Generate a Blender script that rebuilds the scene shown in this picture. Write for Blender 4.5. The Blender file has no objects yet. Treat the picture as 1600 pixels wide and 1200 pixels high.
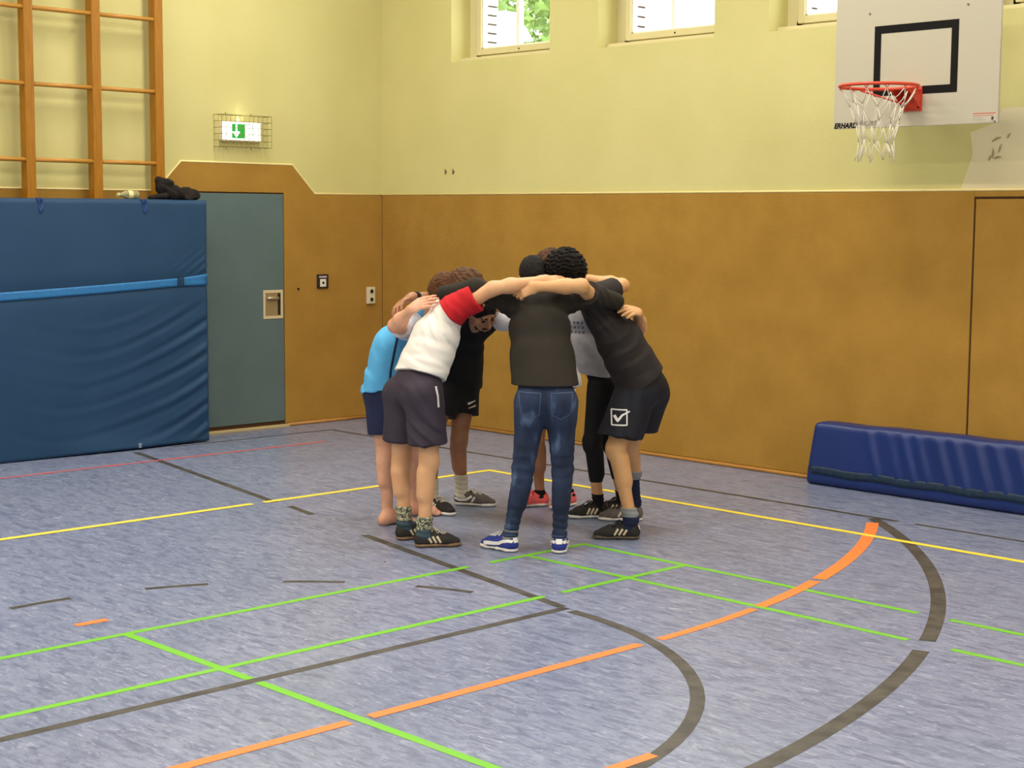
import bpy, bmesh, math, random
import numpy as np
from mathutils import Vector, Matrix
from mathutils.bvhtree import BVHTree

SC = bpy.context.scene
COL = SC.collection
random.seed(7)

# ------------------------------------------------------------------ camera
cam_data = bpy.data.cameras.new('camera')
cam_data.sensor_width = 36.0
cam_data.lens = 2517.93 / 1600.0 * 36.0
cam_data.clip_start = 0.05
cam_data.clip_end = 300
cam = bpy.data.objects.new('camera', cam_data)
COL.objects.link(cam)
CAM_POS = Vector((11.815, -9.680, 1.8895))
yaw, pitch, roll = math.radians(46.0574), math.radians(-5.9057), math.radians(0.3883)
Fv = Vector((-math.sin(yaw) * math.cos(pitch), math.cos(yaw) * math.cos(pitch), math.sin(pitch)))
Rv = Fv.cross(Vector((0, 0, 1))).normalized()
Uv = Rv.cross(Fv)
R2 = Rv * math.cos(roll) + Uv * math.sin(roll)
U2 = -Rv * math.sin(roll) + Uv * math.cos(roll)
m = Matrix((R2, U2, -Fv)).transposed().to_4x4()
m.translation = CAM_POS
cam.matrix_world = m
SC.camera = cam

# ------------------------------------------------------------------ sky and exposure
world = bpy.data.worlds.new('overcast_sky')
SC.world = world
world.use_nodes = True
bg = world.node_tree.nodes['Background']
bg.inputs['Color'].default_value = (0.93, 0.97, 1.0, 1)
bg.inputs['Strength'].default_value = SKY_STRENGTH = 7.0
SC.view_settings.view_transform = 'Standard'
SC.view_settings.look = 'None'
SC.view_settings.gamma = 1.0
SC.view_settings.use_curve_mapping = False
SC.view_settings.exposure = 0.0
LAMP_WATTS = 97.0          # each ceiling lamp of the hall
LAMP_COLOR = (1.0, 0.93, 0.82)

# ------------------------------------------------------------------ helpers
def lin(c):
    r = []
    for v in c[:3]:
        v /= 255.0
        r.append(v / 12.92 if v <= 0.04045 else ((v + 0.055) / 1.055) ** 2.4)
    return (r[0], r[1], r[2], 1.0)

def new_mat(name):
    mt = bpy.data.materials.new(name)
    mt.use_nodes = True
    nt = mt.node_tree
    return mt, nt, nt.nodes['Principled BSDF']

def mat(name, c, rough=0.6, c2=None, scale=20.0, bump=0.0, bscale=None, spec=0.5, metal=0.0,
        stretch=(1, 1, 1), detail=4.0, lo=0.35, hi=0.65, sheen=0.0):
    """Principled material with noise variation between c and c2 and a noise bump."""
    mt, nt, b = new_mat(name)
    b.inputs['Base Color'].default_value = lin(c)
    b.inputs['Roughness'].default_value = rough
    b.inputs['Specular IOR Level'].default_value = spec
    b.inputs['Metallic'].default_value = metal
    if sheen:
        b.inputs['Sheen Weight'].default_value = sheen
    tc = nt.nodes.new('ShaderNodeTexCoord')
    mp = nt.nodes.new('ShaderNodeMapping')
    mp.inputs['Scale'].default_value = stretch
    nt.links.new(tc.outputs['Object'], mp.inputs['Vector'])
    if c2 is not None:
        n = nt.nodes.new('ShaderNodeTexNoise')
        n.inputs['Scale'].default_value = scale
        n.inputs['Detail'].default_value = detail
        nt.links.new(mp.outputs['Vector'], n.inputs['Vector'])
        r = nt.nodes.new('ShaderNodeValToRGB')
        r.color_ramp.elements[0].position = lo
        r.color_ramp.elements[1].position = hi
        r.color_ramp.elements[0].color = lin(c)
        r.color_ramp.elements[1].color = lin(c2)
        nt.links.new(n.outputs['Fac'], r.inputs['Fac'])
        nt.links.new(r.outputs['Color'], b.inputs['Base Color'])
    if bump:
        n2 = nt.nodes.new('ShaderNodeTexNoise')
        n2.inputs['Scale'].default_value = bscale or scale * 4
        n2.inputs['Detail'].default_value = 3
        nt.links.new(mp.outputs['Vector'], n2.inputs['Vector'])
        bp = nt.nodes.new('ShaderNodeBump')
        bp.inputs['Strength'].default_value = bump
        bp.inputs['Distance'].default_value = 0.01
        nt.links.new(n2.outputs['Fac'], bp.inputs['Height'])
        nt.links.new(bp.outputs['Normal'], b.inputs['Normal'])
    return mt

def emit_mat(name, c, strength):
    mt, nt, b = new_mat(name)
    b.inputs['Base Color'].default_value = lin(c)
    b.inputs['Emission Color'].default_value = lin(c)
    b.inputs['Emission Strength'].default_value = strength
    return mt

def glass_mat():
    mt, nt, b = new_mat('window_glass')
    nt.nodes.remove(b)
    tr = nt.nodes.new('ShaderNodeBsdfTransparent')
    gl = nt.nodes.new('ShaderNodeBsdfGlossy')
    gl.inputs['Roughness'].default_value = 0.02
    mx = nt.nodes.new('ShaderNodeMixShader')
    mx.inputs[0].default_value = 0.06
    nt.links.new(tr.outputs[0], mx.inputs[1])
    nt.links.new(gl.outputs[0], mx.inputs[2])
    nt.links.new(mx.outputs[0], nt.nodes['Material Output'].inputs['Surface'])
    return mt

def world_loc(o):
    v = Vector((0, 0, 0))
    while o is not None:
        v += o.location
        o = o.parent
    return v

def mesh_obj(name, verts, faces, material, parent=None, smooth=False, origin=None):
    """verts are world coordinates; the object sits at `origin` (default: its parent's origin)."""
    if origin is None:
        origin = world_loc(parent) if parent else Vector((0, 0, 0))
    origin = Vector(origin)
    V = np.asarray(verts, dtype=np.float64).reshape(-1, 3) - np.array(origin)
    me = bpy.data.meshes.new(name)
    if isinstance(faces, np.ndarray):
        nf = len(faces)
        me.vertices.add(len(V))
        me.vertices.foreach_set('co', V.astype(np.float32).ravel())
        me.loops.add(nf * 4)
        me.loops.foreach_set('vertex_index', faces.astype(np.int32).ravel())
        me.polygons.add(nf)
        me.polygons.foreach_set('loop_start', np.arange(0, nf * 4, 4, dtype=np.int32))
        me.update(calc_edges=True)
    else:
        me.from_pydata(V.tolist(), [], faces)
        me.update()
    me.materials.append(material)
    if smooth:
        me.polygons.foreach_set('use_smooth', np.ones(len(me.polygons), dtype=bool))
    o = bpy.data.objects.new(name, me)
    COL.objects.link(o)
    if parent:
        o.parent = parent
        o.location = origin - world_loc(parent)
    else:
        o.location = origin
    return o

def empty(name, loc):
    o = bpy.data.objects.new(name, None)
    COL.objects.link(o)
    o.location = loc
    o.empty_display_size = 0.1
    return o

def tag(o, label=None, cat=None, group=None, kind=None):
    if label: o['label'] = label
    if cat: o['category'] = cat
    if group: o['group'] = group
    if kind: o['kind'] = kind
    return o

class MB:
    """collects boxes, tubes and prisms into one mesh"""
    def __init__(self):
        self.v, self.f = [], []
    def add(self, vs, fs):
        n = len(self.v)
        self.v += [tuple(p) for p in vs]
        self.f += [tuple(i + n for i in q) for q in fs]
        return self
    def box(self, x0, x1, y0, y1, z0, z1):
        vs = [(x, y, z) for z in (z0, z1) for y in (y0, y1) for x in (x0, x1)]
        return self.add(vs, [(0, 2, 3, 1), (4, 5, 7, 6), (0, 1, 5, 4), (2, 6, 7, 3), (0, 4, 6, 2), (1, 3, 7, 5)])
    def obox(self, c, ax, ay, az, sx, sy, sz):
        """oriented box: centre, unit axes, half sizes"""
        c, ax, ay, az = Vector(c), Vector(ax), Vector(ay), Vector(az)
        vs = [c + ax * (sx * i) + ay * (sy * j) + az * (sz * k) for k in (-1, 1) for j in (-1, 1) for i in (-1, 1)]
        return self.add(vs, [(0, 2, 3, 1), (4, 5, 7, 6), (0, 1, 5, 4), (2, 6, 7, 3), (0, 4, 6, 2), (1, 3, 7, 5)])
    def tube(self, pts, r, n=8, closed=False, caps=True):
        pts = [Vector(p) for p in pts]
        N = len(pts)
        rr = r if isinstance(r, (list, tuple)) else [r] * N
        vs = []
        up = None
        for i, p in enumerate(pts):
            if closed:
                t = pts[(i + 1) % N] - pts[i - 1]
            else:
                t = pts[min(i + 1, N - 1)] - pts[max(i - 1, 0)]
            t.normalize()
            if up is None:
                up = Vector((0, 0, 1)) if abs(t.z) < 0.9 else Vector((1, 0, 0))
            a = t.cross(up).normalized()
            b = a.cross(t).normalized()
            up = b
            for j in range(n):
                th = 2 * math.pi * j / n
                vs.append(p + a * (rr[i] * math.cos(th)) + b * (rr[i] * math.sin(th)))
        fs = []
        for i in range(N if closed else N - 1):
            for j in range(n):
                i2 = (i + 1) % N
                fs.append((i * n + j, i * n + (j + 1) % n, i2 * n + (j + 1) % n, i2 * n + j))
        if caps and not closed:
            fs.append(tuple(range(n - 1, -1, -1)))
            fs.append(tuple((N - 1) * n + j for j in range(n)))
        return self.add(vs, fs)
    def build(self, name, material, parent=None, smooth=False, origin=None, bevel=0.0):
        o = mesh_obj(name, self.v, self.f, material, parent, smooth, origin)
        if bevel:
            md = o.modifiers.new('bevel', 'BEVEL')
            md.width = bevel
            md.segments = 2
            md.limit_method = 'ANGLE'
        return o

def strip_poly(path, w, z):
    """flat ribbon along a list of (x, y) points"""
    vs, fs = [], []
    N = len(path)
    for i, (x, y) in enumerate(path):
        x0, y0 = path[max(i - 1, 0)]
        x1, y1 = path[min(i + 1, N - 1)]
        dx, dy = x1 - x0, y1 - y0
        l = math.hypot(dx, dy)
        nx, ny = -dy / l * w / 2, dx / l * w / 2
        vs += [(x + nx, y + ny, z), (x - nx, y - ny, z)]
    for i in range(N - 1):
        fs.append((2 * i, 2 * i + 1, 2 * i + 3, 2 * i + 2))
    return vs, fs

# ------------------------------------------------------------------ materials of the hall
def floor_material():
    mt, nt, b = new_mat('linoleum_blue_grey')
    tc = nt.nodes.new('ShaderNodeTexCoord')
    def noise(scale, stretch, detail=4.0, rot=0.0, rough=0.55, dist=0.0):
        mp = nt.nodes.new('ShaderNodeMapping')
        mp.inputs['Scale'].default_value = stretch
        mp.inputs['Rotation'].default_value = (0, 0, rot)
        nt.links.new(tc.outputs['Object'], mp.inputs['Vector'])
        n = nt.nodes.new('ShaderNodeTexNoise')
        n.inputs['Scale'].default_value = scale
        n.inputs['Detail'].default_value = detail
        n.inputs['Roughness'].default_value = rough
        n.inputs['Distortion'].default_value = dist
        nt.links.new(mp.outputs['Vector'], n.inputs['Vector'])
        return n.outputs['Fac']
    def ramp(fac, stops):
        r = nt.nodes.new('ShaderNodeValToRGB')
        while len(r.color_ramp.elements) < len(stops):
            r.color_ramp.elements.new(0.5)
        for e, (p, c) in zip(r.color_ramp.elements, stops):
            e.position = p
            e.color = c
        nt.links.new(fac, r.inputs['Fac'])
        return r.outputs['Color']
    def mix(fac, a, bb):
        x = nt.nodes.new('ShaderNodeMix')
        x.data_type = 'RGBA'
        nt.links.new(fac, x.inputs[0])
        for s, k in ((a, 6), (bb, 7)):
            if isinstance(s, tuple):
                x.inputs[k].default_value = s
            else:
                nt.links.new(s, x.inputs[k])
        return x.outputs[2]
    W = lambda v: (v, v, v, 1)
    base = ramp(noise(0.9, (1, 1, 1), 5), [(0.3, lin(FLOOR_A)), (0.7, lin(FLOOR_B))])
    mott = ramp(noise(9.0, (0.8, 2.6, 1), 5, 0.35, 0.62, 0.8), [(0.45, W(0)), (0.64, W(0.75))])
    c = mix(mott, base, lin(FLOOR_DARK))
    fine = ramp(noise(25.0, (0.6, 2.4, 1), 4, -0.2, 0.65, 1.2), [(0.5, W(0)), (0.66, W(0.55))])
    c = mix(fine, c, lin(FLOOR_DARK))
    light = ramp(noise(11.0, (0.8, 2.6, 1), 4, -0.5, 0.6, 0.8), [(0.56, W(0)), (0.70, W(0.75))])
    c = mix(light, c, lin(FLOOR_LIGHT))
    fleck = ramp(noise(26.0, (0.55, 2.6, 1), 2, 0.2, 0.5, 0.4), [(0.655, W(0)), (0.74, W(0.6))])
    c = mix(fleck, c, lin((196, 200, 214)))
    fleck2 = ramp(noise(24.0, (2.4, 0.6, 1), 2, 0.6, 0.5, 0.4), [(0.68, W(0)), (0.76, W(0.5))])
    c = mix(fleck2, c, lin((188, 194, 210)))
    nt.links.new(c, b.inputs['Base Color'])
    ro = nt.nodes.new('ShaderNodeMapRange')
    ro.inputs['To Min'].default_value = 0.22
    ro.inputs['To Max'].default_value = 0.40
    nt.links.new(noise(3.0, (1, 1, 1), 4), ro.inputs['Value'])
    nt.links.new(ro.outputs['Result'], b.inputs['Roughness'])
    b.inputs['Specular IOR Level'].default_value = 0.5
    bp = nt.nodes.new('ShaderNodeBump')
    bp.inputs['Strength'].default_value = 0.05
    bp.inputs['Distance'].default_value = 0.004
    nt.links.new(noise(30.0, (1, 1, 1), 3), bp.inputs['Height'])
    nt.links.new(bp.outputs['Normal'], b.inputs['Normal'])
    return mt

FLOOR_A, FLOOR_B = (127, 137, 165), (141, 149, 176)
FLOOR_DARK, FLOOR_LIGHT = (92, 102, 133), (164, 171, 193)

M = {}
M['floor'] = floor_material()
M['yellow'] = mat('yellow_plaster', (202, 195, 131), 0.85, (208, 201, 139), 1.2, 0.10, 60, spec=0.2)
M['felt'] = mat('brown_needle_felt', (164, 125, 56), 0.95, (174, 134, 62), 3.0, 0.5, 220, spec=0.1)
M['joint'] = mat('dark_joint', (70, 44, 18), 0.95)
M['cream_edge'] = mat('cream_edge_strip', (244, 226, 160), 0.6)
M['door'] = mat('blue_grey_felt', (92, 110, 110), 0.9, (97, 115, 115), 2.5, 0.3, 200, spec=0.15)
M['wood'] = mat('varnished_pine', (152, 97, 6), 0.42, (166, 111, 12), 14.0, 0.08, 60, stretch=(6, 6, 0.5))
M['rung'] = mat('varnished_beech_rung', (176, 122, 40), 0.4, (192, 138, 54), 14.0, 0.05, 60, stretch=(6, 0.5, 6))
M['base_wood'] = mat('orange_wood_strip', (186, 134, 66), 0.5, (174, 122, 56), 10)
M['white_wall'] = mat('off_white_plaster', (226, 221, 205), 0.85, (230, 226, 212), 2.0, 0.1, 80)
M['frame'] = mat('cream_window_lacquer', (208, 198, 152), 0.4)
M['sash'] = mat('white_sash_lacquer', (238, 236, 228), 0.35)
M['glass'] = glass_mat()
M['brick'] = mat('pale_clinker', (214, 196, 180), 0.8, (226, 214, 200), 30, 0.3)
M['mortar'] = mat('dark_mortar', (70, 66, 62), 0.9)
M['ceiling'] = mat('ceiling_white', (228, 224, 212), 0.9)
M['black_line'] = mat('black_court_line', (58, 56, 54), 0.5, (84, 80, 74), 9.0, 0.1)
M['green_line'] = mat('green_court_line', (112, 188, 44), 0.5, (128, 180, 84), 6.0, lo=0.5, hi=0.85)
M['orange_line'] = mat('orange_court_line', (255, 132, 62), 0.5, (240, 132, 80), 6.0, lo=0.5, hi=0.9)
M['yellow_line'] = mat('yellow_court_line', (244, 222, 74), 0.5, (234, 212, 96), 6.0, lo=0.5, hi=0.9)
M['red_line'] = mat('red_court_line', (222, 96, 92), 0.5, (170, 128, 146), 12.0, lo=0.45, hi=0.7)
M['tarp'] = mat('mat_fabric_blue', (27, 63, 97), 0.62, (30, 67, 101), 3.0, 0.12, 300, spec=0.35)
M['strap'] = mat('light_blue_webbing', (30, 104, 164), 0.6, (38, 116, 176), 40)
M['loop'] = mat('blue_webbing_loop', (22, 58, 118), 0.6)
M['vinyl'] = mat('blue_vinyl', (18, 44, 106), 0.38, (20, 47, 112), 4.0, 0.06, 30)
M['vinyl_dark'] = mat('dark_blue_base_strip', (14, 40, 66), 0.6, (28, 62, 82), 30, lo=0.5, hi=0.7)
M['buckle'] = mat('black_plastic', (28, 32, 44), 0.4)
M['metal'] = mat('brushed_steel', (196, 186, 160), 0.4, metal=0.6)
M['handle'] = mat('cream_handle_shell', (214, 196, 156), 0.45)
M['board'] = mat('white_laminate', (184, 178, 158), 0.45)
M['black_paint'] = mat('black_paint', (14, 11, 9), 0.75, spec=0.2)
M['rim'] = mat('red_orange_lacquer', (214, 66, 40), 0.4)
M['net'] = mat('white_net_cord', (222, 216, 200), 0.8)
M['cage'] = mat('brass_grey_wire', (150, 138, 84), 0.45, metal=0.3)
M['socket'] = mat('cream_plastic', (216, 206, 176), 0.4)
M['dark'] = mat('dark_hole', (22, 18, 14), 0.9)
M['patch'] = mat('grey_beige_patch', (218, 206, 168), 0.85, (222, 211, 176), 2.0)
M['bag'] = mat('black_brown_fabric', (24, 20, 19), 0.85, (36, 30, 28), 12, 0.5, 60, spec=0.25)
M['steel_dark'] = mat('grey_steel_tube', (120, 120, 118), 0.45, metal=0.5)

# ------------------------------------------------------------------ room shell
RX, RY, RZ = 19.0, -13.0, 5.6
DADO = 2.083
floor = MB().box(-0.3, RX, RY, 0.3, -0.2, 0.0).build('floor', M['floor'])
tag(floor, 'blue-grey marbled linoleum sports floor with coloured court lines', kind='structure')

# right wall (behind the players) with high windows
WIN = [(0.965, 2.195), (2.745, 3.945), (4.455, 5.66), (6.20, 7.40), (7.95, 9.15), (9.7, 10.9), (11.45, 12.65), (13.2, 14.4), (14.95, 16.15)]
WZ0, WZ1 = 3.255, 4.75
def wall_with_windows(y0, y1, grow):
    b = MB()
    b.box(-0.3, RX, y0, y1, 0.0, WZ0 + grow)
    b.box(-0.3, RX, y0, y1, WZ1, RZ)
    xs = [-0.3] + [c for (a, e) in WIN for c in (a + (0.10 if grow else 0), e - (0.08 if grow else 0))] + [RX]
    for i in range(0, len(xs), 2):
        b.box(xs[i], xs[i + 1], y0, y1, WZ0 + grow, WZ1)
    return b
wall_right = wall_with_windows(0.0, 0.24, 0.0).build('wall_right', M['yellow'])
tag(wall_right, 'yellow plaster wall with high windows above brown felt panels', kind='structure')
outer = wall_with_windows(0.32, 0.46, 0.03).build('outer_leaf', M['mortar'], wall_right)
# clinker courses on the outer window jambs
for (a, e) in WIN[:4]:
    first = None
    for k in range(18):
        z = WZ0 + 0.045 + 0.079 * k
        if first is None:
            first = MB().box(a + 0.065, a + 0.112, 0.315, 0.465, z, z + 0.064).build('brick', M['brick'], wall_right, origin=(a + 0.10, 0.315, z))
        else:
            c = first.copy()
            COL.objects.link(c)
            c.location = (a + 0.10, 0.315, z)

wall_left = MB().box(-0.3, 0.0, RY, 0.0, 0.0, RZ).build('wall_left', M['yellow'])
tag(wall_left, 'yellow plaster wall behind climbing frame, brown felt around the door', kind='structure')
wall_back = MB().box(-0.3, RX, RY - 0.2, RY, 0.0, RZ).build('wall_back', M['white_wall'])
tag(wall_back, 'pale plaster wall opposite the window wall', kind='structure')
wall_end = MB().box(RX, RX + 0.2, RY - 0.2, 0.46, 0.0, RZ).build('wall_end', M['white_wall'])
tag(wall_end, 'pale plaster end wall behind the camera', kind='structure')
ceiling = MB().box(-0.3, RX + 0.2, RY - 0.2, 0.46, RZ, RZ + 0.2).build('ceiling', M['ceiling'])
tag(ceiling, 'white ceiling high above the sports floor', kind='structure')

# felt impact panels, 12 mm proud of the plaster
PT = 0.012
def panel(parent, name, material, b, bevel=0.004):
    return b.build(name, material, parent, bevel=bevel)
MB().box(0.0, 17.0, -0.004, 0.0, 0.0, DADO).build('joint_backing', M['joint'], wall_right)
panel(wall_right, 'felt_panel', M['felt'], MB().box(PT, 6.188, -PT, 0.0, 0.03, DADO))
panel(wall_right, 'felt_panel', M['felt'], MB().box(6.188, 8.6, -PT, 0.0, 2.045, DADO))
panel(wall_right, 'felt_panel', M['felt'], MB().box(8.215, 17.0, -PT, 0.0, 0.03, DADO - 0.04))
door_2 = panel(None, 'door_2', M['felt'], MB().box(6.202, 8.20, -PT, -0.001, 0.035, 2.03))
tag(door_2, 'brown felt covered equipment room door behind the blue mat', kind='structure')
MB().tube([(0.0, -0.008, DADO + 0.008), (17.0, -0.008, DADO + 0.008)], 0.009, 8).build('edge_strip', M['cream_edge'], wall_right, smooth=True)

# left wall felt with the raised bay around the door
DY0, DY1 = -2.14, -1.146
def prism_x(outline, x0, x1):
    n = len(outline)
    vs = [(x0, y, z) for (y, z) in outline] + [(x1, y, z) for (y, z) in outline]
    fs = [tuple(range(n)), tuple(range(2 * n - 1, n - 1, -1))]
    for i in range(n):
        j = (i + 1) % n
        fs.append((i, i + n, j + n, j))
    return MB().add(vs, fs)
panel(wall_left, 'felt_panel', M['felt'], prism_x([(-PT, 0.03), (-PT, DADO), (-0.801, DADO), (-1.047, 2.335), (-2.192, 2.335),
      (-2.44, DADO), (DY0 - 0.008, DADO + 0.008), (DY1 + 0.008, DADO + 0.008), (DY1 + 0.008, 0.03)], 0.0, PT), 0.003)
panel(wall_left, 'felt_panel', M['felt'], MB().box(0.0, PT, -7.0, DY0 - 0.008, 0.03, DADO))
MB().tube([(0.008, 0.0, DADO + 0.008), (0.008, -0.799, DADO + 0.008), (0.008, -1.044, 2.343), (0.008, -2.195, 2.343), (0.008, -2.44, DADO + 0.008), (0.008, -7.0, DADO + 0.008)],
          0.009, 8).build('edge_strip', M['cream_edge'], wall_left, smooth=True)
MB().box(0.0, 0.003, DY0 - 0.008, DY1 + 0.008, 0.0, DADO + 0.008).build('joint_backing', M['joint'], wall_left)
door_1 = MB().box(0.003, 0.013, DY0, DY1, 0.055, DADO - 0.004).build('door_1', M['door'], bevel=0.003)
tag(door_1, 'blue-grey felt door with recessed handle behind the leaning mat', kind='structure')
hb = MB()
hb.box(0.010, 0.018, -1.372, -1.352, 0.978, 1.232).box(0.010, 0.018, -1.182, -1.162, 0.978, 1.232)
hb.box(0.010, 0.018, -1.352, -1.182, 1.208, 1.232).box(0.010, 0.018, -1.352, -1.182, 0.978, 1.002)
hs = hb.build('handle_shell', M['handle'], door_1)
MB().box(0.012, 0.0145, -1.352, -1.182, 1.0, 1.21).build('recess', mat('handle_recess', (150, 128, 88), 0.5), hs)
MB().tube([(0.022, -1.335, 1.160), (0.03, -1.30, 1.162), (0.03, -1.22, 1.158)], 0.014, 10).build('lever', M['metal'], hs, smooth=True)
MB().box(0.014, 0.017, -1.215, -1.19, 1.01, 1.20).build('latch_plate', M['dark'], hs)
MB().box(0.0, 0.06, DY0 - 0.02, DY1 + 0.02, 0.0, 0.022).build('threshold', mat('door_sill', (196, 176, 128), 0.5), door_1, bevel=0.004)
mb = MB()
mb.tube([(0.022, -0.99, 1.235), (0.012, -0.99, 1.235)], 0.010, 10)
mb.build('screw_hole', M['dark'], wall_left)

# baseboards
def skirting(name, pts, label):
    b = MB()
    b.tube(pts, 0.016, 8)
    o = b.build(name, M['base_wood'], smooth=True)
    tag(o, label, kind='structure')
skirting('baseboard_right', [(0.01, -0.017, 0.014), (6.1, -0.017, 0.014), (17.0, -0.017, 0.014)], 'orange wooden skirting strip under the long felt wall')
skirting('baseboard_left', [(0.017, -0.01, 0.014), (0.017, -1.12, 0.014)], 'orange wooden skirting strip between door and corner')

# windows
for i, (a, e) in enumerate(WIN):
    lo, hi = a + 0.085, e + 0.0
    b = MB()
    fy0, fy1 = 0.20, 0.30
    z0, z1 = WZ0 + 0.035, WZ1
    b.box(lo - 0.085, lo + 0.05, fy0 + 0.03, fy1, z0, z1)
    b.box(hi - 0.05, hi, fy0 + 0.03, fy1, z0, z1)
    b.box(lo, hi, fy0 + 0.03, fy1, z0, z0 + 0.05)
    b.box(lo, hi, fy0 + 0.03, fy1, z1 - 0.05, z1)
    w = b.build('window_%d' % (i + 1), M['frame'])
    lab = ['cream framed high window nearest the corner with green leaves outside', 'middle cream framed high window showing white sky',
           'cream framed high window half hidden by the basketball board']
    tag(w, lab[i] if i < 3 else 'cream framed high window further along the wall', kind='structure')
    MB().box(a, e, 0.10, 0.32, WZ0 - 0.001, z0 + 0.004).build('sill', M['frame'], w, bevel=0.004)
    s = MB()
    s0, s1 = lo + 0.03, hi - 0.03
    s.box(s0, s0 + 0.055, fy0, fy1 - 0.03, z0 + 0.03, z1 - 0.03)
    s.box(s1 - 0.055, s1, fy0, fy1 - 0.03, z0 + 0.03, z1 - 0.03)
    s.box(s0 + 0.055, s1 - 0.055, fy0, fy1 - 0.03, z0 + 0.03, z0 + 0.085)
    s.box(s0 + 0.055, s1 - 0.055, fy0, fy1 - 0.03, z1 - 0.085, z1 - 0.03)
    s.build('sash', M['frame'], w, bevel=0.004)
    bead = MB()
    bead.box(s0 + 0.055, s0 + 0.068, fy0 + 0.02, fy1 - 0.03, z0 + 0.085, z1 - 0.085)
    bead.box(s0 + 0.055, s1 - 0.055, fy0 + 0.02, fy1 - 0.03, z0 + 0.085, z0 + 0.097)
    bead.build('glazing_bead', M['sash'], w)
    mx = (lo + hi) / 2 - 0.035
    MB().box(mx - 0.02, mx + 0.02, fy0 + 0.015, fy1 - 0.03, z0 + 0.08, z1 - 0.08).build('mullion', M['sash'], w, bevel=0.003)
    for (g0, g1) in ((s0 + 0.05, mx), (mx, s1 - 0.05)):
        MB().box(g0, g1, 0.245, 0.251, z0 + 0.08, z1 - 0.08).build('pane', M['glass'], w)
    MB().box((s0 + s1) / 2 - 0.006, (s0 + s1) / 2 + 0.006, fy0 - 0.004, fy0, z0 + 0.05, z0 + 0.062).build('drain_cap', M['dark'], w)
    pl = bpy.data.lights.new('daylight_portal', 'AREA')
    pl.shape = 'RECTANGLE'
    pl.size, pl.size_y = e - a, WZ1 - WZ0
    pl.cycles.is_portal = True
    po = bpy.data.objects.new('daylight_portal', pl)
    COL.objects.link(po)
    po.parent = w
    po.location = ((a + e) / 2, 0.50, (WZ0 + WZ1) / 2)
    po.rotation_euler = (math.radians(-90), 0, 0)

# wear marks on the plaster
for (x, z) in ((0.896, 2.292), (0.998, 2.291)):
    MB().tube([(x - 0.008, -0.002, z + 0.02), (x + 0.006, -0.002, z), (x - 0.006, -0.002, z - 0.022)], [0.006, 0.012, 0.005], 6).build('wall_chip', mat('old_filler', (110, 100, 66), 0.9), wall_right)
random.seed(11)
# greyish repair patch to the right of the board, with scuffs
pv = [(6.08, 2.10), (6.16, 2.32), (6.14, 2.47), (6.33, 2.53), (6.36, 2.62), (6.90, 2.63), (8.6, 2.60), (8.6, 2.10)]
n = len(pv)
mesh_obj('repair_patch', [(x, -0.0015, z) for x, z in pv] + [(x, 0.0, z) for x, z in pv],
         [tuple(range(n - 1, -1, -1))] + [(i, (i + 1) % n, (i + 1) % n + n, i + n) for i in range(n)], M['patch'], wall_right)
for (x, z, l, a) in ((6.33, 2.42, 0.07, 0.4), (6.36, 2.36, 0.06, 1.2), (6.31, 2.33, 0.06, 1.6), (6.42, 2.44, 0.04, 0.9), (6.345, 2.30, 0.05, 0.2), (6.29, 2.30, 0.04, 1.0)):
    dx, dz = math.cos(a) * l / 2, math.sin(a) * l / 2
    MB().tube([(x - dx, -0.0022, z - dz), (x, -0.0022, z + 0.006), (x + dx, -0.0022, z + dz)], [0.004, 0.009, 0.003], 6).build('scuff', mat('brown_scuff', (176, 152, 116), 0.9), wall_right)

# ------------------------------------------------------------------ court lines
def line(path, w, material, lv, label):
    LINE_N[0] += 1
    vs, fs = strip_poly(path, w, 0.0006 + 0.0004 * lv + 0.00001 * LINE_N[0])
    o = mesh_obj('court_line', vs, fs, material, floor)
    o['label'] = label
    return o
def arc(cx, cy, r, a0, a1, n=40):
    return [(cx + r * math.cos(math.radians(a0 + (a1 - a0) * i / n)), cy + r * math.sin(math.radians(a0 + (a1 - a0) * i / n))) for i in range(n + 1)]
LINE_N = [0]
BK, GR, OR, YE, RD = M['black_line'], M['green_line'], M['orange_line'], M['yellow_line'], M['red_line']
AX = -5.977
line([(3.118, -1.503), (16.0, -1.503)], 0.055, YE, 3, 'yellow line along the long wall')
line([(3.091, -1.476), (3.091, -3.55)], 0.055, YE, 3, 'yellow cross line')
line([(3.091, -3.64), (3.091, -10.5)], 0.055, YE, 3, 'yellow cross line')
line([(5.462, -2.948), (5.462, -3.72)], 0.042, GR, 1, 'green line')
line([(5.462, -3.88), (5.462, -9.0)], 0.042, GR, 1, 'green line')
line([(6.226, -2.968), (6.226, -3.93)], 0.042, GR, 1, 'green line')
line([(6.226, -4.06), (6.226, -9.0)], 0.042, GR, 1, 'green line')
line([(5.442, -2.968), (7.69, -2.968)], 0.042, GR, 1, 'green side line')
line([(7.86, -2.968), (16.0, -2.968)], 0.042, GR, 1, 'green side line')
line([(5.462, -3.435), (7.93, -3.435)], 0.042, GR, 1, 'green side line')
line([(8.15, -3.435), (16.0, -3.435)], 0.042, GR, 1, 'green side line')
line([(5.48, AX), (6.44, AX)], 0.045, GR, 1, 'green centre line')
line([(6.50, AX), (11.0, AX)], 0.045, GR, 1, 'green centre line')
line([(6.467, -4.145), (6.467, -7.8)], 0.052, BK, 0, 'black free throw line')
line(arc(6.467, AX, 1.80, 88, -88), 0.06, BK, 0, 'black half circle')
for a in range(5):
    s = 118 + a * 22.4 - 6
    line(arc(6.467, AX, 1.80, s - 4.2, s + 6.0, 6), 0.045, BK, 0, 'black dash')
line([(0.55, -2.99), (3.14, -3.492)], 0.055, BK, 0, 'black lane line')
line([(3.32, -3.505), (3.66, -3.575)], 0.05, BK, 0, 'black lane line')
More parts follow.
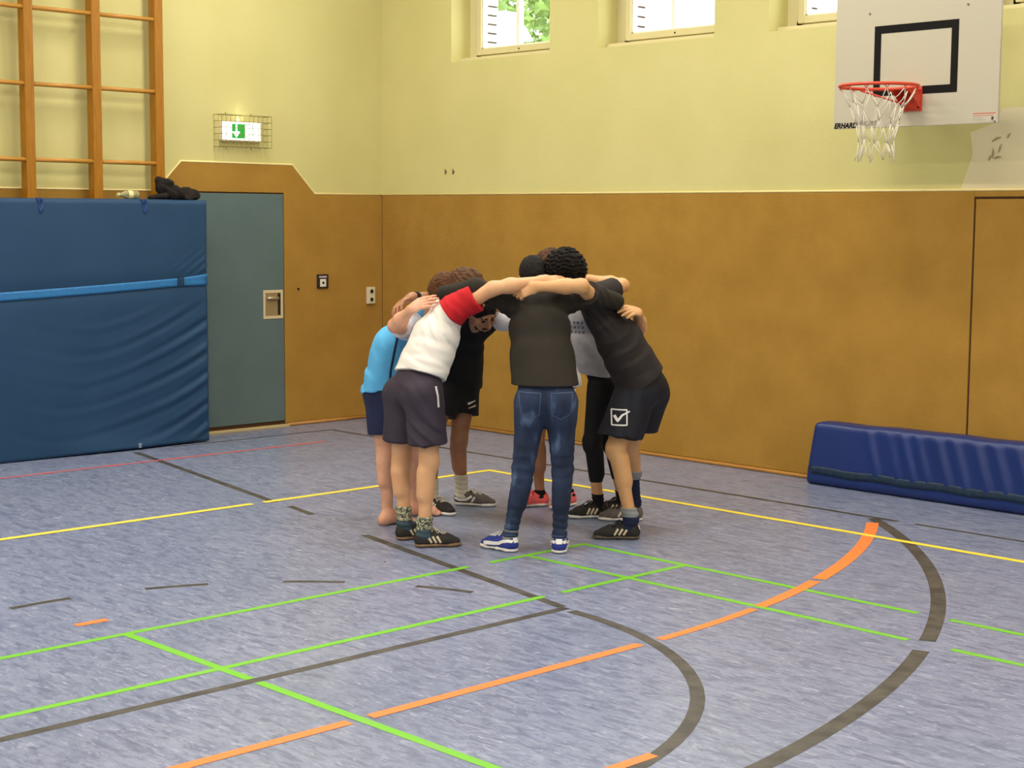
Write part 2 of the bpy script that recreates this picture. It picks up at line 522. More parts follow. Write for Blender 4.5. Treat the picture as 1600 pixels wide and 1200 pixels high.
line([(4.40, -3.745), (6.44, -4.150)], 0.055, BK, 0, 'black lane line')
line(arc(2.243, AX, 6.31, 51.9, 24.2), 0.075, BK, 0, 'black three point arc')
line(arc(2.243, AX, 6.31, 22.6, -40), 0.075, BK, 0, 'black three point arc')
line([(0.5, -0.976), (6.30, -0.976)], 0.045, BK, 0, 'black side line')
line([(6.42, -0.976), (16.0, -0.976)], 0.035, BK, 0, 'black side line')
line([(0.47, -0.95), (0.47, -2.6)], 0.03, BK, 0, 'black end line')
line([(7.16, -8.0), (7.16, -6.03)], 0.055, OR, 2, 'orange goal area line')
line([(7.16, -5.93), (7.16, -4.39)], 0.055, OR, 2, 'orange goal area line')
oa = arc(1.08, -4.40, 6.085, 1.3, 8.6, 12)
line(oa, 0.05, OR, 2, 'orange goal area line')
line(arc(1.08, -4.40, 6.085, 9.2, 15.6, 8), 0.065, OR, 2, 'orange goal area arc')
line(arc(1.08, -4.40, 6.085, 16.1, 32.4, 20), 0.075, OR, 2, 'orange goal area arc')
line([(5.175, -6.07), (5.175, -5.905)], 0.05, OR, 2, 'short orange mark')
line([(8.18, -6.45), (8.18, -5.47)], 0.05, OR, 2, 'orange penalty line')
line([(1.04, -1.47), (1.04, -10.0)], 0.042, RD, 2, 'faded red line')

# ------------------------------------------------------------------ ceiling lamps (out of the frame above)
lampm = emit_mat('lamp_diffuser', (255, 246, 226), 2.0)
housing = mat('lamp_housing', (230, 230, 226), 0.5)
LX = (2.0, 5.4, 9.4, 14.6)
LY = (-2.3, -6.1, -9.9)
names = {0: 'nearest the window wall', 1: 'along the middle of the hall', 2: 'along the wall facing the windows'}
for ix, lx in enumerate(LX):
    for iy, ly in enumerate(LY):
        t = empty('ceiling_lamp', (lx, ly, RZ))
        tag(t, 'long white ceiling lamp, number %s from the left wall, %s' % (('one', 'two', 'three', 'four')[ix], names[iy]), 'lamp', 'ceiling lamps of the hall')
        MB().box(lx - 0.8, lx + 0.8, ly - 0.17, ly + 0.17, RZ - 0.09, RZ - 0.0).build('housing', housing, t, bevel=0.01)
        MB().box(lx - 0.77, lx + 0.77, ly - 0.15, ly + 0.15, RZ - 0.1, RZ - 0.088).build('diffuser', lampm, t)
        ld = bpy.data.lights.new('lamp_light', 'AREA')
        ld.shape = 'RECTANGLE'
        ld.size, ld.size_y = 1.54, 0.30
        ld.energy = LAMP_WATTS
        ld.color = LAMP_COLOR
        lo_ = bpy.data.objects.new('lamp_light', ld)
        COL.objects.link(lo_)
        lo_.parent = t
        lo_.location = (0, 0, -0.11)

# ------------------------------------------------------------------ climbing frame on the left wall
t = empty('climbing_frame', (0.125, -3.05, 0.25))
tag(t, 'varnished wooden climbing frame with round rungs rising behind the blue mat', 'climbing frame')
for y in (-4.785, -4.210, -3.634, -3.055, -2.483):
    MB().box(0.065, 0.165, y - 0.0395, y + 0.0395, 0.25, 5.2).build('post', M['wood'], t, bevel=0.008)
for z in (0.57, 1.15, 1.73, 2.31, 2.891, 3.471, 4.05, 4.63):
    for (y0, y1) in ((-4.775, -4.22), (-4.20, -3.644), (-3.624, -3.065), (-3.045, -2.475)):
        MB().tube([(0.142, y0, z), (0.142, (y0 + y1) / 2, z), (0.142, y1, z)], 0.018, 10).build('rung', M['rung'], t, smooth=True)
for z in (0.5, 4.9):
    for y in (-4.785, -4.210, -3.634, -3.055, -2.483):
        MB().box(0.0, 0.066, y - 0.02, y + 0.02, z - 0.02, z + 0.02).build('wall_bracket', M['steel_dark'], t)

# ------------------------------------------------------------------ leaning crash mat
def crash_mat():
    t = empty('crash_mat', (0.27, -3.7, 0.0))
    tag(t, 'large blue fabric crash mat standing upright against the left wall', 'gym mat')
    y0, y1, ht = -5.2, -2.195, 2.012
    ny, nz = 150, 100
    X0, X1 = 0.17, 0.415
    rng = np.random.RandomState(3)
    vs, fs = [], []
    def front(y, z):
        s = (y - y0) / (y1 - y0)
        q = z / ht
        x = X1 + 0.028 * math.sin(math.pi * q) * math.sin(math.pi * min(1, s * 1.05))
        # sagging folds fanning out from the lower right corner
        dy = y1 - y
        w = math.exp(-dy / 0.55) * max(0.0, min(1.0, (1.22 - z) / 0.25)) * min(1.0, z / 0.1)
        w *= min(1.0, 0.25 + dy / 0.08)
        ph = (z + 0.62 * dy - 0.26 * dy * dy + 0.02 * math.sin(5 * dy + 3 * z)) / 0.135 * 2 * math.pi
        x += w * 0.010 * (math.sin(ph) + 0.6 * math.sin(1.63 * ph + 1.3 + 2 * dy))
        w2 = math.exp(-dy / 0.18) * math.exp(-((z - 1.47) / 0.12) ** 2)
        x += w2 * 0.009 * math.sin((z + 0.7 * dy) / 0.07 * 2 * math.pi)
        # strap bites in
        zs = 1.278 + (y + 4.048) / (4.048 - 2.21) * 0.08
        x -= 0.012 * math.exp(-((z - zs) / 0.07) ** 2)
        # bulging foot
        x += 0.035 * math.exp(-(z / 0.10) ** 2) * math.exp(-((y + 2.95) / 0.5) ** 2)
        x += 0.006 * math.sin(3.1 * y + 2 * z) * math.sin(2.2 * z + 1.0)
        return x
    def zz(y, k):
        top = ht - 0.006 * math.sin(2.3 * (y - y1)) * 0.5
        bot = 0.006 + 0.010 * (0.5 + 0.5 * math.sin(2.0 * y + 0.6))
        return bot + (top - bot) * k
    r = 0.03
    rim = []
    for j in range(nz + 1):
        for i in range(ny + 1):
            y = y0 + (y1 - y0) * i / ny
            z = zz(y, j / nz)
            e = min((y1 - y) / r, (y - y0) / r, (ht - z) / r, 1.0)
            e2 = min(1.0, z / 0.02)
            x = front(y, z) - r * (1 - math.sqrt(max(0, 1 - (1 - e) ** 2))) - 0.012 * (1 - math.sqrt(max(0, 1 - (1 - e2) ** 2)))
            vs.append((x, y, z))
    nn = ny + 1
    for j in range(nz):
        for i in range(ny):
            a = j * nn + i
            fs.append((a, a + 1, a + nn + 1, a + nn))
    # sides and back
    loop = [i for i in range(nn)] + [j * nn + ny for j in range(1, nz + 1)] + [nz * nn + i for i in range(ny - 1, -1, -1)] + [j * nn for j in range(nz - 1, 0, -1)]
    base = len(vs)
    for k in loop:
        x, y, z = vs[k]
        vs.append((X0, y, z))
    L = len(loop)
    for k in range(L):
        fs.append((loop[k], base + k, base + (k + 1) % L, loop[(k + 1) % L]))
    fs.append(tuple(range(base, base + L)))
    mesh_obj('cover', vs, fs, M['tarp'], t, smooth=True)
    # tension strap across the front
    sv, sf = [], []
    N = 60
    for i in range(N + 1):
        y = y0 + 0.005 + (y1 - y0 - 0.01) * i / N
        zs = 1.278 + (y + 4.048) / (4.048 - 2.21) * 0.08 - 0.010 * math.sin(math.pi * i / N)
        hw = 0.033 + 0.016 * max(0, (y + 2.47) / 0.28)
        for q in (-1, -0.5, 0.5, 1):
            z = zs + q * hw
            e = min(1.0, min((y1 - y), (y - y0)) / r)
            x = front(y, z) - r * (1 - math.sqrt(max(0, 1 - (1 - e) ** 2))) + 0.010 + 0.003 * (1 - abs(q))
            sv.append((x, y, z))
    for i in range(N):
        for q in range(3):
            a = i * 4 + q
            sf.append((a, a + 4, a + 5, a + 1))
    s = mesh_obj('strap', sv, sf, M['strap'], t, smooth=True)
    sm = s.modifiers.new('solid', 'SOLIDIFY'); sm.thickness = 0.003; sm.offset = -1
    bx = front(-2.474, 1.348) + 0.026
    bk = MB()
    bk.tube([(bx, -2.497, 1.318), (bx, -2.497, 1.385), (bx, -2.452, 1.385), (bx, -2.452, 1.318)], 0.006, 8, closed=True)
    bk.tube([(bx, -2.475, 1.318), (bx, -2.475, 1.385)], 0.005, 8)
    bk.build('buckle', M['buckle'], t)
    # carrying loops hanging over the top edge
    for yy in (-3.705, -2.795):
        lp = MB()
        for k, off in enumerate((-0.016, 0.012)):
            pts = []
            for q in range(9):
                z = ht + 0.004 - 0.120 * q / 8 * (1.0 if k == 0 else 0.92)
                pts.append((front(yy, min(z, ht)) - (0.030 if q == 0 else 0.0) + 0.006 + 0.004 * math.sin(q * 1.1 + k), yy + off * (1 - 0.6 * q / 8) + 0.010 * (q / 8), z))
            lv, lf = [], []
            for (x, y, z) in pts:
                w = 0.009 - 0.004 * (ht - z) / 0.15
                lv += [(x, y - w, z), (x, y + w, z), (x - 0.003, y + w, z), (x - 0.003, y - w, z)]
            for q in range(8):
                a = q * 4
                for c in range(4):
                    lf.append((a + c, a + (c + 1) % 4, a + 4 + (c + 1) % 4, a + 4 + c))
            lp.add(lv, lf)
        lp.build('carrying_loop', M['loop'], t)
    MB().obox((front(-2.895, 0.03) + 0.008, -2.895, 0.035), (1, 0, 0), (0, 1, 0), (0, 0, 1), 0.004, 0.014, 0.02).build('pull_tab', mat('grey_tab', (120, 138, 156), 0.6), t, bevel=0.004)
crash_mat()

# bundle of clothes and a bottle lying on top of the crash mat
MT = 2.012
t = empty('jacket', (0.30, -2.45, MT))
tag(t, 'crumpled black jacket lying on top of the blue crash mat', 'jacket')
jacket_root = t
t = empty('water_bottle', (0.33, -2.87, MT))
tag(t, 'clear plastic bottle lying on the blue crash mat beside the jacket', 'bottle')
pet = mat('clear_pet', (226, 224, 176), 0.15)
pb = pet.node_tree.nodes['Principled BSDF']; pb.inputs['Transmission Weight'].default_value = 0.75; pb.inputs['IOR'].default_value = 1.2
prof = [(-0.085, 0.020), (-0.08, 0.032), (-0.06, 0.034), (-0.02, 0.032), (0.0, 0.034), (0.03, 0.032), (0.055, 0.022), (0.075, 0.013), (0.085, 0.013)]
MB().tube([(0.33, -2.885 - q, MT + 0.036) for q, r in prof], [r for q, r in prof], 16).build('bottle_body', pet, t, smooth=True)
MB().tube([(0.33, -2.97, MT + 0.036), (0.33, -2.99, MT + 0.036)], 0.015, 12).build('cap', mat('pale_cap', (206, 200, 150), 0.4), t)
MB().tube([(0.33, -2.90, MT + 0.036), (0.33, -2.86, MT + 0.036)], 0.0345, 16, caps=False).build('paper_label', mat('pale_label', (224, 214, 150), 0.6), t, smooth=True)

# ------------------------------------------------------------------ long blue mat by the right wall
def long_mat():
    t = empty('long_mat', (6.1, -0.12, 0.0))
    tag(t, 'glossy blue vinyl mat resting on its edge along the felt wall', 'gym mat')
    x0, x1 = 5.035, 7.35
    N = 130
    prof0 = [(-0.19, 0.004), (-0.215, 0.03), (-0.218, 0.10), (-0.214, 0.2), (-0.207, 0.3), (-0.20, 0.38), (-0.196, 0.425), (-0.182, 0.444), (-0.15, 0.45), (-0.08, 0.45), (-0.03, 0.448), (-0.018, 0.435), (-0.018, 0.2), (-0.018, 0.01)]
    # densify front
    P = []
    for a, b in zip(prof0, prof0[1:]):
        k = max(1, int(math.hypot(b[0] - a[0], b[1] - a[1]) / 0.022))
        for q in range(k):
            P.append((a[0] + (b[0] - a[0]) * q / k, a[1] + (b[1] - a[1]) * q / k))
    P.append(prof0[-1])
    vs, fs = [], []
    K = len(P)
    folds = [(5.57, 0.16), (5.74, 0.10), (5.86, 0.15), (5.97, 0.12), (6.13, 0.15), (6.26, 0.13), (6.42, 0.15), (6.56, 0.12), (6.72, 0.14), (6.9, 0.13), (7.1, 0.12)]
    for i in range(N + 1):
        x = x0 + (x1 - x0) * i / N
        for (y, z) in P:
            xx = x
            if y < -0.17 and z > 0.10:
                zz = (z - 0.10) / 0.34
                for (fx, am) in folds:
                    u = (x - (fx + 0.12 * (1 - zz) - 0.05)) / 0.034
                    y -= am * 0.10 * math.exp(-u * u) * math.sin(math.pi * min(1, 0.15 + 0.8 * zz)) - am * 0.05 * math.exp(-((u - 1.6) ** 2))
            if z > 0.43: z += 0.004 * math.sin(x * 9) * math.sin(x * 3.7) + 0.016 * (x - x0) / 2.3
            e = min(1.0, (x - x0) / 0.02)
            y = -0.11 + (y + 0.11) * (0.86 + 0.14 * math.sqrt(max(0, 1 - (1 - e) ** 2)))
            z = max(0.002, z * (0.985 + 0.015 * e))
            vs.append((xx + 0.055 * (z / 0.44) * max(0, 1 - (x - x0) / 0.8), y, z))
    for i in range(N):
        for k in range(K - 1):
            a = i * K + k
            fs.append((a, a + 1, a + K + 1, a + K))
        fs.append((i * K + K - 1, i * K, i * K + K, i * K + 2 * K - 1))
    fs.append(tuple(range(K - 1, -1, -1)))
    fs.append(tuple(N * K + k for k in range(K)))
    mesh_obj('cover', vs, fs, M['vinyl'], t, smooth=True)
    b = MB()
    N2 = 50
    sv, sf = [], []
    for i in range(N2 + 1):
        x = x0 + 0.003 + (x1 - x0 - 0.006) * i / N2
        for (y, z) in ((-0.219, 0.078), (-0.2225, 0.10), (-0.221, 0.122), (-0.2185, 0.135)):
            sv.append((x + 0.02 * max(0, 1 - (x - x0) / 0.8), y + 0.001 * math.sin(i * 1.7) + (0.010 if i == 0 else 0), z + 0.004 * math.sin(i * 0.6)))
    for i in range(N2):
        for q in range(3):
            a = i * 4 + q
            sf.append((a, a + 1, a + 5, a + 4))
    s = mesh_obj('velcro_strip', sv, sf, M['vinyl_dark'], t, smooth=True)
    md = s.modifiers.new('solid', 'SOLIDIFY'); md.thickness = 0.002
long_mat()

# ------------------------------------------------------------------ basketball board
def text_mesh(name, body, size, loc, xdir, ydir, material, parent, shear=0.0, offset=0.0):
    cu = bpy.data.curves.new(name, 'FONT')
    cu.body = body; cu.size = size; cu.shear = shear; cu.offset = offset
    ob = bpy.data.objects.new(name, cu)
    COL.objects.link(ob)
    dg = bpy.context.evaluated_depsgraph_get()
    me = bpy.data.meshes.new_from_object(ob.evaluated_get(dg))
    bpy.data.objects.remove(ob)
    xd, yd = Vector(xdir), Vector(ydir)
    vs = [Vector(loc) + xd * v.co.x + yd * v.co.y for v in me.vertices]
    fs = [tuple(p.vertices) for p in me.polygons]
    bpy.data.meshes.remove(me)
    return mesh_obj(name, vs, fs, material, parent)

def hoop():
    t = empty('basketball_hoop', (6.1, -0.65, 2.48))
    tag(t, 'white basketball board with red rim and white net on the right wall', 'basketball hoop')
    y = -0.65
    b0, b1, z0, z1 = 5.503, 6.70, 2.484, 3.39
    bd = MB().box(b0, b1, y, y + 0.02, z0, z1).build('board', M['board'], t, bevel=0.002)
    f = MB()
    xa, xb, za, zb, w = 5.803, 6.414, 2.684, 3.131, 0.05
    for (p0, p1, q0, q1) in ((xa, xb, za, za + w), (xa, xb, zb - w, zb), (xa, xa + w, za + w, zb - w), (xb - w, xb, za + w, zb - w)):
        f.box(p0, p1, y - 0.0015, y, q0, q1)
    f.build('target_frame', M['black_paint'], bd)
    text_mesh('lettering', 'ERHARD', 0.046, (5.508, y - 0.0016, 2.490), (1, 0, 0), (0, 0, 1), M['black_paint'], bd, shear=0.25, offset=0.002)
    text_mesh('lettering', 'SPORT', 0.045, (5.70, y - 0.0016, 2.497), (1, 0, 0), (0, 0, 1), mat('grey_print', (120, 112, 100), 0.6), bd, shear=0.25, offset=0.0)
    st = MB().box(6.525, 6.69, y - 0.0014, y, 2.494, 2.552).build('sticker', mat('pale_sticker', (190, 184, 166), 0.5), bd)
    red = mat('red_print', (186, 104, 84), 0.6)
    MB().box(6.53, 6.685, y - 0.002, y - 0.001, 2.541, 2.548).box(6.53, 6.67, y - 0.002, y - 0.001, 2.529, 2.533).build('print_line', red, st)
    gp = mat('grey_sticker_print', (164, 160, 150), 0.6)
    MB().box(6.53, 6.60, y - 0.002, y - 0.001, 2.515, 2.521).box(6.53, 6.62, y - 0.002, y - 0.001, 2.503, 2.509).build('print_line', gp, st)
    em = MB(); em.tube([(6.667, y - 0.002, 2.522), (6.667, y - 0.002, 2.513), (6.664, y - 0.002, 2.502)], [0.007, 0.008, 0.003], 6)
    em.build('emblem', mat('brown_emblem', (86, 66, 48), 0.7), st)
    for (x, z) in ((5.762, 3.214), (6.472, 3.213), (6.68, 2.492), (5.525, 3.36), (6.67, 3.36)):
        MB().tube([(x, y - 0.003, z), (x, y + 0.001, z)], 0.008, 8).build('bolt', M['steel_dark'], bd)
    # bracket
    zr = 2.712
    br = MB()
    br.box(6.03, 6.17, y - 0.012, y, 2.578, 2.732)
    for x in (6.036, 6.16):
        br.add([(x, y - 0.012, 2.59), (x + 0.006, y - 0.012, 2.59), (x + 0.006, y - 0.15, zr - 0.012), (x, y - 0.15, zr - 0.012), (x, y - 0.012, zr), (x + 0.006, y - 0.012, zr), (x + 0.006, y - 0.15, zr), (x, y - 0.15, zr)],
               [(0, 1, 2, 3), (4, 7, 6, 5), (0, 3, 7, 4), (1, 5, 6, 2), (3, 2, 6, 7), (0, 4, 5, 1)])
    br.box(6.036, 6.166, y - 0.155, y - 0.01, zr - 0.006, zr)
    bk = br.build('bracket', M['rim'], t, bevel=0.002)
    for (x, z) in ((6.05, 2.60), (6.152, 2.60)):
        MB().tube([(x, y - 0.017, z), (x, y - 0.011, z)], 0.007, 6).build('bolt', M['black_paint'], bk)
    cx, cy, R = 6.1, y - 0.15 - 0.235, 0.238
    ring = [(cx + R * math.cos(2 * math.pi * i / 48), cy + R * math.sin(2 * math.pi * i / 48), zr) for i in range(48)]
    rim = MB().tube(ring, 0.0105, 10, closed=True).build('rim', M['rim'], t, smooth=True)
    # brace rods from the bracket foot to the ring
    for s in (-1, 1):
        a = math.radians(90 + s * 62)
        MB().tube([(cx + s * 0.05, y - 0.012, 2.592), (cx + R * math.cos(a), cy + R * math.sin(a), zr - 0.01)], 0.006, 8).build('brace', M['rim'], rim)
    # hooks
    for i in range(12):
        a = 2 * math.pi * (i + 0.5) / 12
        px, py_ = cx + R * math.cos(a), cy + R * math.sin(a)
        MB().tube([(px - 0.012 * math.sin(a), py_ + 0.012 * math.cos(a), zr - 0.008), (px, py_, zr - 0.026), (px + 0.012 * math.sin(a), py_ - 0.012 * math.cos(a), zr - 0.008)], 0.0035, 6).build('net_hook', M['rim'], rim)
    # net: 12 pairs of crossing cords
    nb = MB()
    rng = random.Random(4)
    levels = [(0.0, R - 0.004), (0.10, 0.172), (0.21, 0.124), (0.32, 0.102), (0.425, 0.122)]
    node = {}
    for l, (dz, r) in enumerate(levels):
        for i in range(12):
            a = 2 * math.pi * (i + 0.5 + (0.5 if l % 2 else 0)) / 12
            jx, jy, jz = (0, 0, 0) if l == 0 else (rng.uniform(-1, 1) * 0.016, rng.uniform(-1, 1) * 0.016, rng.uniform(-1, 1) * 0.022)
            node[(l, i)] = Vector((cx + r * math.cos(a) + jx - 0.002 * l, cy + r * math.sin(a) + jy, zr - 0.02 - dz + jz))
    for l in range(len(levels) - 1):
        for i in range(12):
            for d in ((0, -1) if l % 2 == 0 else (0, 1)):
                p, q = node[(l, i)], node[(l + 1, (i + d) % 12)]
                mid = (p + q) / 2 + Vector((rng.uniform(-1, 1) * 0.006, rng.uniform(-1, 1) * 0.006, -0.008))
                nb.tube([p, mid, q], 0.0028, 5)
    nb.build('net', M['net'], t, smooth=True)
    # wall arms behind the board
    for x in (5.60, 5.98):
        for z in (2.78, 3.28):
            MB().tube([(x, y + 0.02, z), (x, 0.0, z)], 0.022, 10).build('wall_arm', M['steel_dark'], t, smooth=True)
hoop()

# ------------------------------------------------------------------ exit sign in its wire cage
def exit_sign():
    t = empty('exit_sign', (0.05, -1.6, 2.52))
    tag(t, 'lit green emergency exit sign with white arrow in a wire cage', 'exit sign')
    y0, y1, z0, z1 = -1.81, -1.40, 2.525, 2.70
    MB().box(0.0, 0.045, y0, y1, z0, z1).build('housing', mat('sign_housing', (236, 228, 196), 0.4), t, bevel=0.006)
    white = emit_mat('sign_white', (255, 255, 246), 2.2)
    green = emit_mat('sign_green', (0, 150, 52), 0.75)
    face = MB().box(0.045, 0.052, y0 + 0.012, y1 - 0.012, z0 + 0.012, z1 - 0.012).build('light_panel', white, t)
    MB().box(0.052, 0.0535, -1.708, -1.572, z0 + 0.026, z1 - 0.026).build('green_field', green, face)
    yc, zc = -1.664, (z0 + z1) / 2
    ar = [(-0.011, 0.056), (0.011, 0.056), (0.011, -0.004), (0.043, -0.004), (0.0, -0.056), (-0.043, -0.004), (-0.011, -0.004)]
    mesh_obj('arrow', [(0.0545, yc + a, zc + b) for a, b in ar], [(0, 1, 2, 3, 4, 5, 6)], emit_mat('sign_arrow_white', (255, 255, 250), 1.4), face)
    # door outline on the right half
    dk = mat('sign_outline', (60, 84, 66), 0.6)
    d = MB()
    d.box(0.052, 0.0535, -1.572, -1.492, z1 - 0.029, z1 - 0.024).box(0.052, 0.0535, -1.497, -1.490, z0 + 0.026, z1 - 0.026).box(0.052, 0.0535, -1.572, -1.492, z0 + 0.024, z0 + 0.028)
    d.build('door_outline', dk, face)
    lp = bpy.data.lights.new('sign_glow', 'AREA')
    lp.shape = 'RECTANGLE'; lp.size, lp.size_y = 0.38, 0.03; lp.energy = 0.35; lp.color = (1, 0.96, 0.8)
    lo_ = bpy.data.objects.new('sign_glow', lp); COL.objects.link(lo_); lo_.parent = t
    lo_.location = Vector((0.025, -1.605, z1 + 0.004)) - t.location
    lo_.rotation_euler = (math.radians(180), 0, 0)
    # cage: two rings and grid
    Y0, Y1, Z0, Z1, D = -1.862, -1.345, 2.475, 2.745, 0.125
    wm = M['cage']
    r = 0.0028
    def wire(pts, rr=r): MB().tube(pts, rr, 6).build('cage_wire', wm, t)
    ys = [Y0 + (Y1 - Y0) * i / 11 for i in range(12)]
    zs = [Z0 + (Z1 - Z0) * i / 5 for i in range(6)]
    for i, yy in enumerate(ys):
        wire([(0.004, yy, Z0), (D, yy, Z0), (D, yy, Z1), (0.004, yy, Z1)])
    for j, z in enumerate(zs):
        wire([(0.004, Y0, z), (D, Y0, z), (D, Y1, z), (0.004, Y1, z)], 0.0034 if j in (0, 5) else r)
    for yy in (-1.77, -1.51):
        for (za, zb) in ((Z0, Z0 - 0.022), (Z1, Z1 + 0.022)):
            MB().tube([(0.05, yy, za), (0.05, yy, zb)], 0.006, 6).build('cage_lug', wm, t)
exit_sign()

# ------------------------------------------------------------------ switch plate and socket on the left wall
t = empty('key_switch', (PT, -0.72, 1.296))
tag(t, 'black key switch plate with white lock on the brown felt', 'switch')
p_ = MB().box(PT, PT + 0.012, -0.782, -0.655, 1.232, 1.362).build('plate', mat('black_switch_plate', (42, 34, 38), 0.4), t, bevel=0.003)
MB().box(PT + 0.011, PT + 0.016, -0.752, -0.684, 1.248, 1.318).build('lock_face', mat('white_lock', (226, 222, 208), 0.4), t, bevel=0.003)
MB().tube([(PT + 0.014, -0.718, 1.284), (PT + 0.019, -0.718, 1.284)], 0.012, 12).build('key_hole', M['dark'], t)
MB().box(PT + 0.0115, PT + 0.0135, -0.762, -0.676, 1.330, 1.346).build('name_strip', mat('grey_name_strip', (186, 178, 176), 0.5), t)
t = empty('wall_socket', (PT, -0.165, 1.155))
tag(t, 'cream double wall socket with two round holes near the corner', 'socket')
MB().box(PT, PT + 0.028, -0.208, -0.118, 1.075, 1.232).build('plate', M['socket'], t, bevel=0.005)
for z in (1.192, 1.115):
    rg = MB(); rg.tube([(PT + 0.027, -0.163, z), (PT + 0.031, -0.163, z)], 0.030, 18)
    c_ = rg.build('socket_ring', M['socket'], t)
    MB().tube([(PT + 0.0305, -0.163, z), (PT + 0.0325, -0.163, z)], 0.019, 16).build('hole', M['dark'], c_)

# ------------------------------------------------------------------ outside the windows
grd = MB().box(-60, 60, 0.6, 90, -0.4, -0.3).build('ground_outside', mat('lawn', (150, 150, 140), 0.9))
tag(grd, 'ground outside the windows', kind='structure')
def tree(loc, h, crown_r, seed, label, cz):
    rng = np.random.RandomState(seed)
    t = empty('tree', loc)
    tag(t, label, 'tree', 'trees outside the windows')
    L = Vector(loc)
    tr = MB()
    tr.tube([L + Vector((0, 0, -0.3)), L + Vector((0.05, 0, h * 0.4)), L + Vector((0.1, 0.05, h * 0.75))], [0.2, 0.15, 0.06], 8)
    for k in range(7):
        a = rng.uniform(0, 6.3); z = h * rng.uniform(0.35, 0.7)
        tr.tube([L + Vector((0.05, 0, z)), L + Vector((math.cos(a) * crown_r * 0.7, math.sin(a) * crown_r * 0.7, z + h * 0.15))], [0.05, 0.015], 6)
    tr.build('trunk', mat('bark', (92, 84, 72), 0.9), t)
    N = 7000
    d = rng.normal(size=(N, 3)); d /= np.linalg.norm(d, axis=1)[:, None]
    rr = crown_r * rng.uniform(0.25, 1.0, N) ** 0.6
    c = d * rr[:, None] * np.array([1, 1, 1.25]) + np.array(loc) + np.array([0, 0, cz])
    u = rng.normal(size=(N, 3)); u /= np.linalg.norm(u, axis=1)[:, None]
    w = np.cross(u, rng.normal(size=(N, 3))); w /= np.linalg.norm(w, axis=1)[:, None]
    s = rng.uniform(0.05, 0.10, N)[:, None]
    nrm = np.cross(u, w)
    V = np.stack([c - u * s * 1.3, c + w * s * 0.6 + nrm * s * 0.15, c + u * s * 1.3, c - w * s * 0.6 + nrm * s * 0.15], 1).reshape(-1, 3)
    F_ = np.arange(N * 4).reshape(N, 4)
    lf = mesh_obj('foliage', V, F_, mat('leaf_green', (84, 118, 42), 0.55, (128, 158, 74), 2.0), t)
    lf['kind'] = 'stuff'
tree((-6.3, 7.3, 0), 6.5, 2.3, 2, 'leafy green tree seen through the window nearest the corner', 4.7)
tree((-9.6, 10.8, 0), 7.0, 2.4, 5, 'second leafy tree standing further back outside the first window', 4.8)
# white house corner outside
t = empty('white_shed', (-2.8, 4.0, 0))
tag(t, 'small white shed roof glimpsed through the window nearest the corner', 'shed')
wm_ = mat('white_render', (236, 236, 232), 0.8)
MB().box(-3.9, -2.64, 4.1, 4.4, -0.3, 4.06).build('wall', wm_, t)
mesh_obj('roof', [(-4.0, 3.98, 4.05), (-2.55, 3.98, 4.05), (-2.55, 4.5, 4.05), (-4.0, 4.5, 4.05), (-3.9, 4.15, 4.46), (-2.72, 4.15, 4.40), (-2.72, 4.35, 4.40), (-3.9, 4.35, 4.46)],
         [(0, 3, 2, 1), (4, 5, 6, 7), (0, 1, 5, 4), (1, 2, 6, 5), (2, 3, 7, 6), (3, 0, 4, 7)], wm_, t)
MB().box(-4.02, -2.53, 3.94, 3.98, 4.0, 4.06).build('gutter', mat('grey_gutter', (140, 140, 140), 0.5), t)

POSE = {}
POSE['A'] = dict(
    pel=(0.068, 0.030, 0.921), chest=(0.035, 0.200, 1.263), neck=(0.018, 0.360, 1.431), head=(0.003, 0.480, 1.537),
    sL=(-0.138, 0.300, 1.388), eL=(-0.335, 0.200, 1.480), wL=(-0.515, 0.300, 1.448), hL=(-0.513, 0.440, 1.378),
    sR=(0.190, 0.290, 1.402), eR=(0.363, 0.280, 1.440), wR=(0.483, 0.370, 1.407), hR=(0.512, 0.520, 1.350),
    hipL=(-0.011, 0.020, 0.827), kL=(-0.055, 0.030, 0.464), aL=(-0.129, 0.020, 0.072), hipR=(0.155, 0.020, 0.828),
    kR=(0.170, 0.030, 0.466), aR=(0.154, 0.000, 0.067),
)
POSE['B'] = dict(
    pel=(-0.673, 0.240, 0.923), chest=(-0.566, 0.310, 1.192), neck=(-0.459, 0.380, 1.411), head=(-0.376, 0.470, 1.471),
    sL=(-0.495, 0.550, 1.410), eL=(-0.376, 0.800, 1.383), wL=(-0.302, 1.020, 1.340), hL=(-0.264, 1.100, 1.328),
    sR=(-0.455, 0.190, 1.355), eR=(-0.232, 0.140, 1.487), wR=(0.051, 0.200, 1.533), hR=(0.206, 0.240, 1.522),
    hipL=(-0.746, 0.330, 0.838), kL=(-0.767, 0.360, 0.457), aL=(-0.746, 0.340, 0.095), hipR=(-0.602, 0.140, 0.860),
    kR=(-0.594, 0.150, 0.490), aR=(-0.622, 0.130, 0.073),
)
POSE['C'] = dict(
    pel=(-0.903, 0.900, 0.837), chest=(-0.840, 0.860, 1.102), neck=(-0.669, 0.820, 1.325), head=(-0.519, 0.760, 1.430),
    sR=(-0.752, 0.660, 1.218), eR=(-0.809, 0.440, 1.252), wR=(-0.703, 0.300, 1.358), hR=(-0.609, 0.265, 1.405),
    sL=(-0.624, 1.000, 1.291), eL=(-0.526, 1.150, 1.307), wL=(-0.410, 1.300, 1.300), hL=(-0.349, 1.350, 1.281),
    hipR=(-0.928, 0.820, 0.782), kR=(-0.897, 0.820, 0.445), aR=(-0.880, 0.800, 0.058), hipL=(-0.851, 1.000, 0.762),
    kL=(-0.742, 1.060, 0.391), aL=(-0.724, 1.100, 0.057),
)
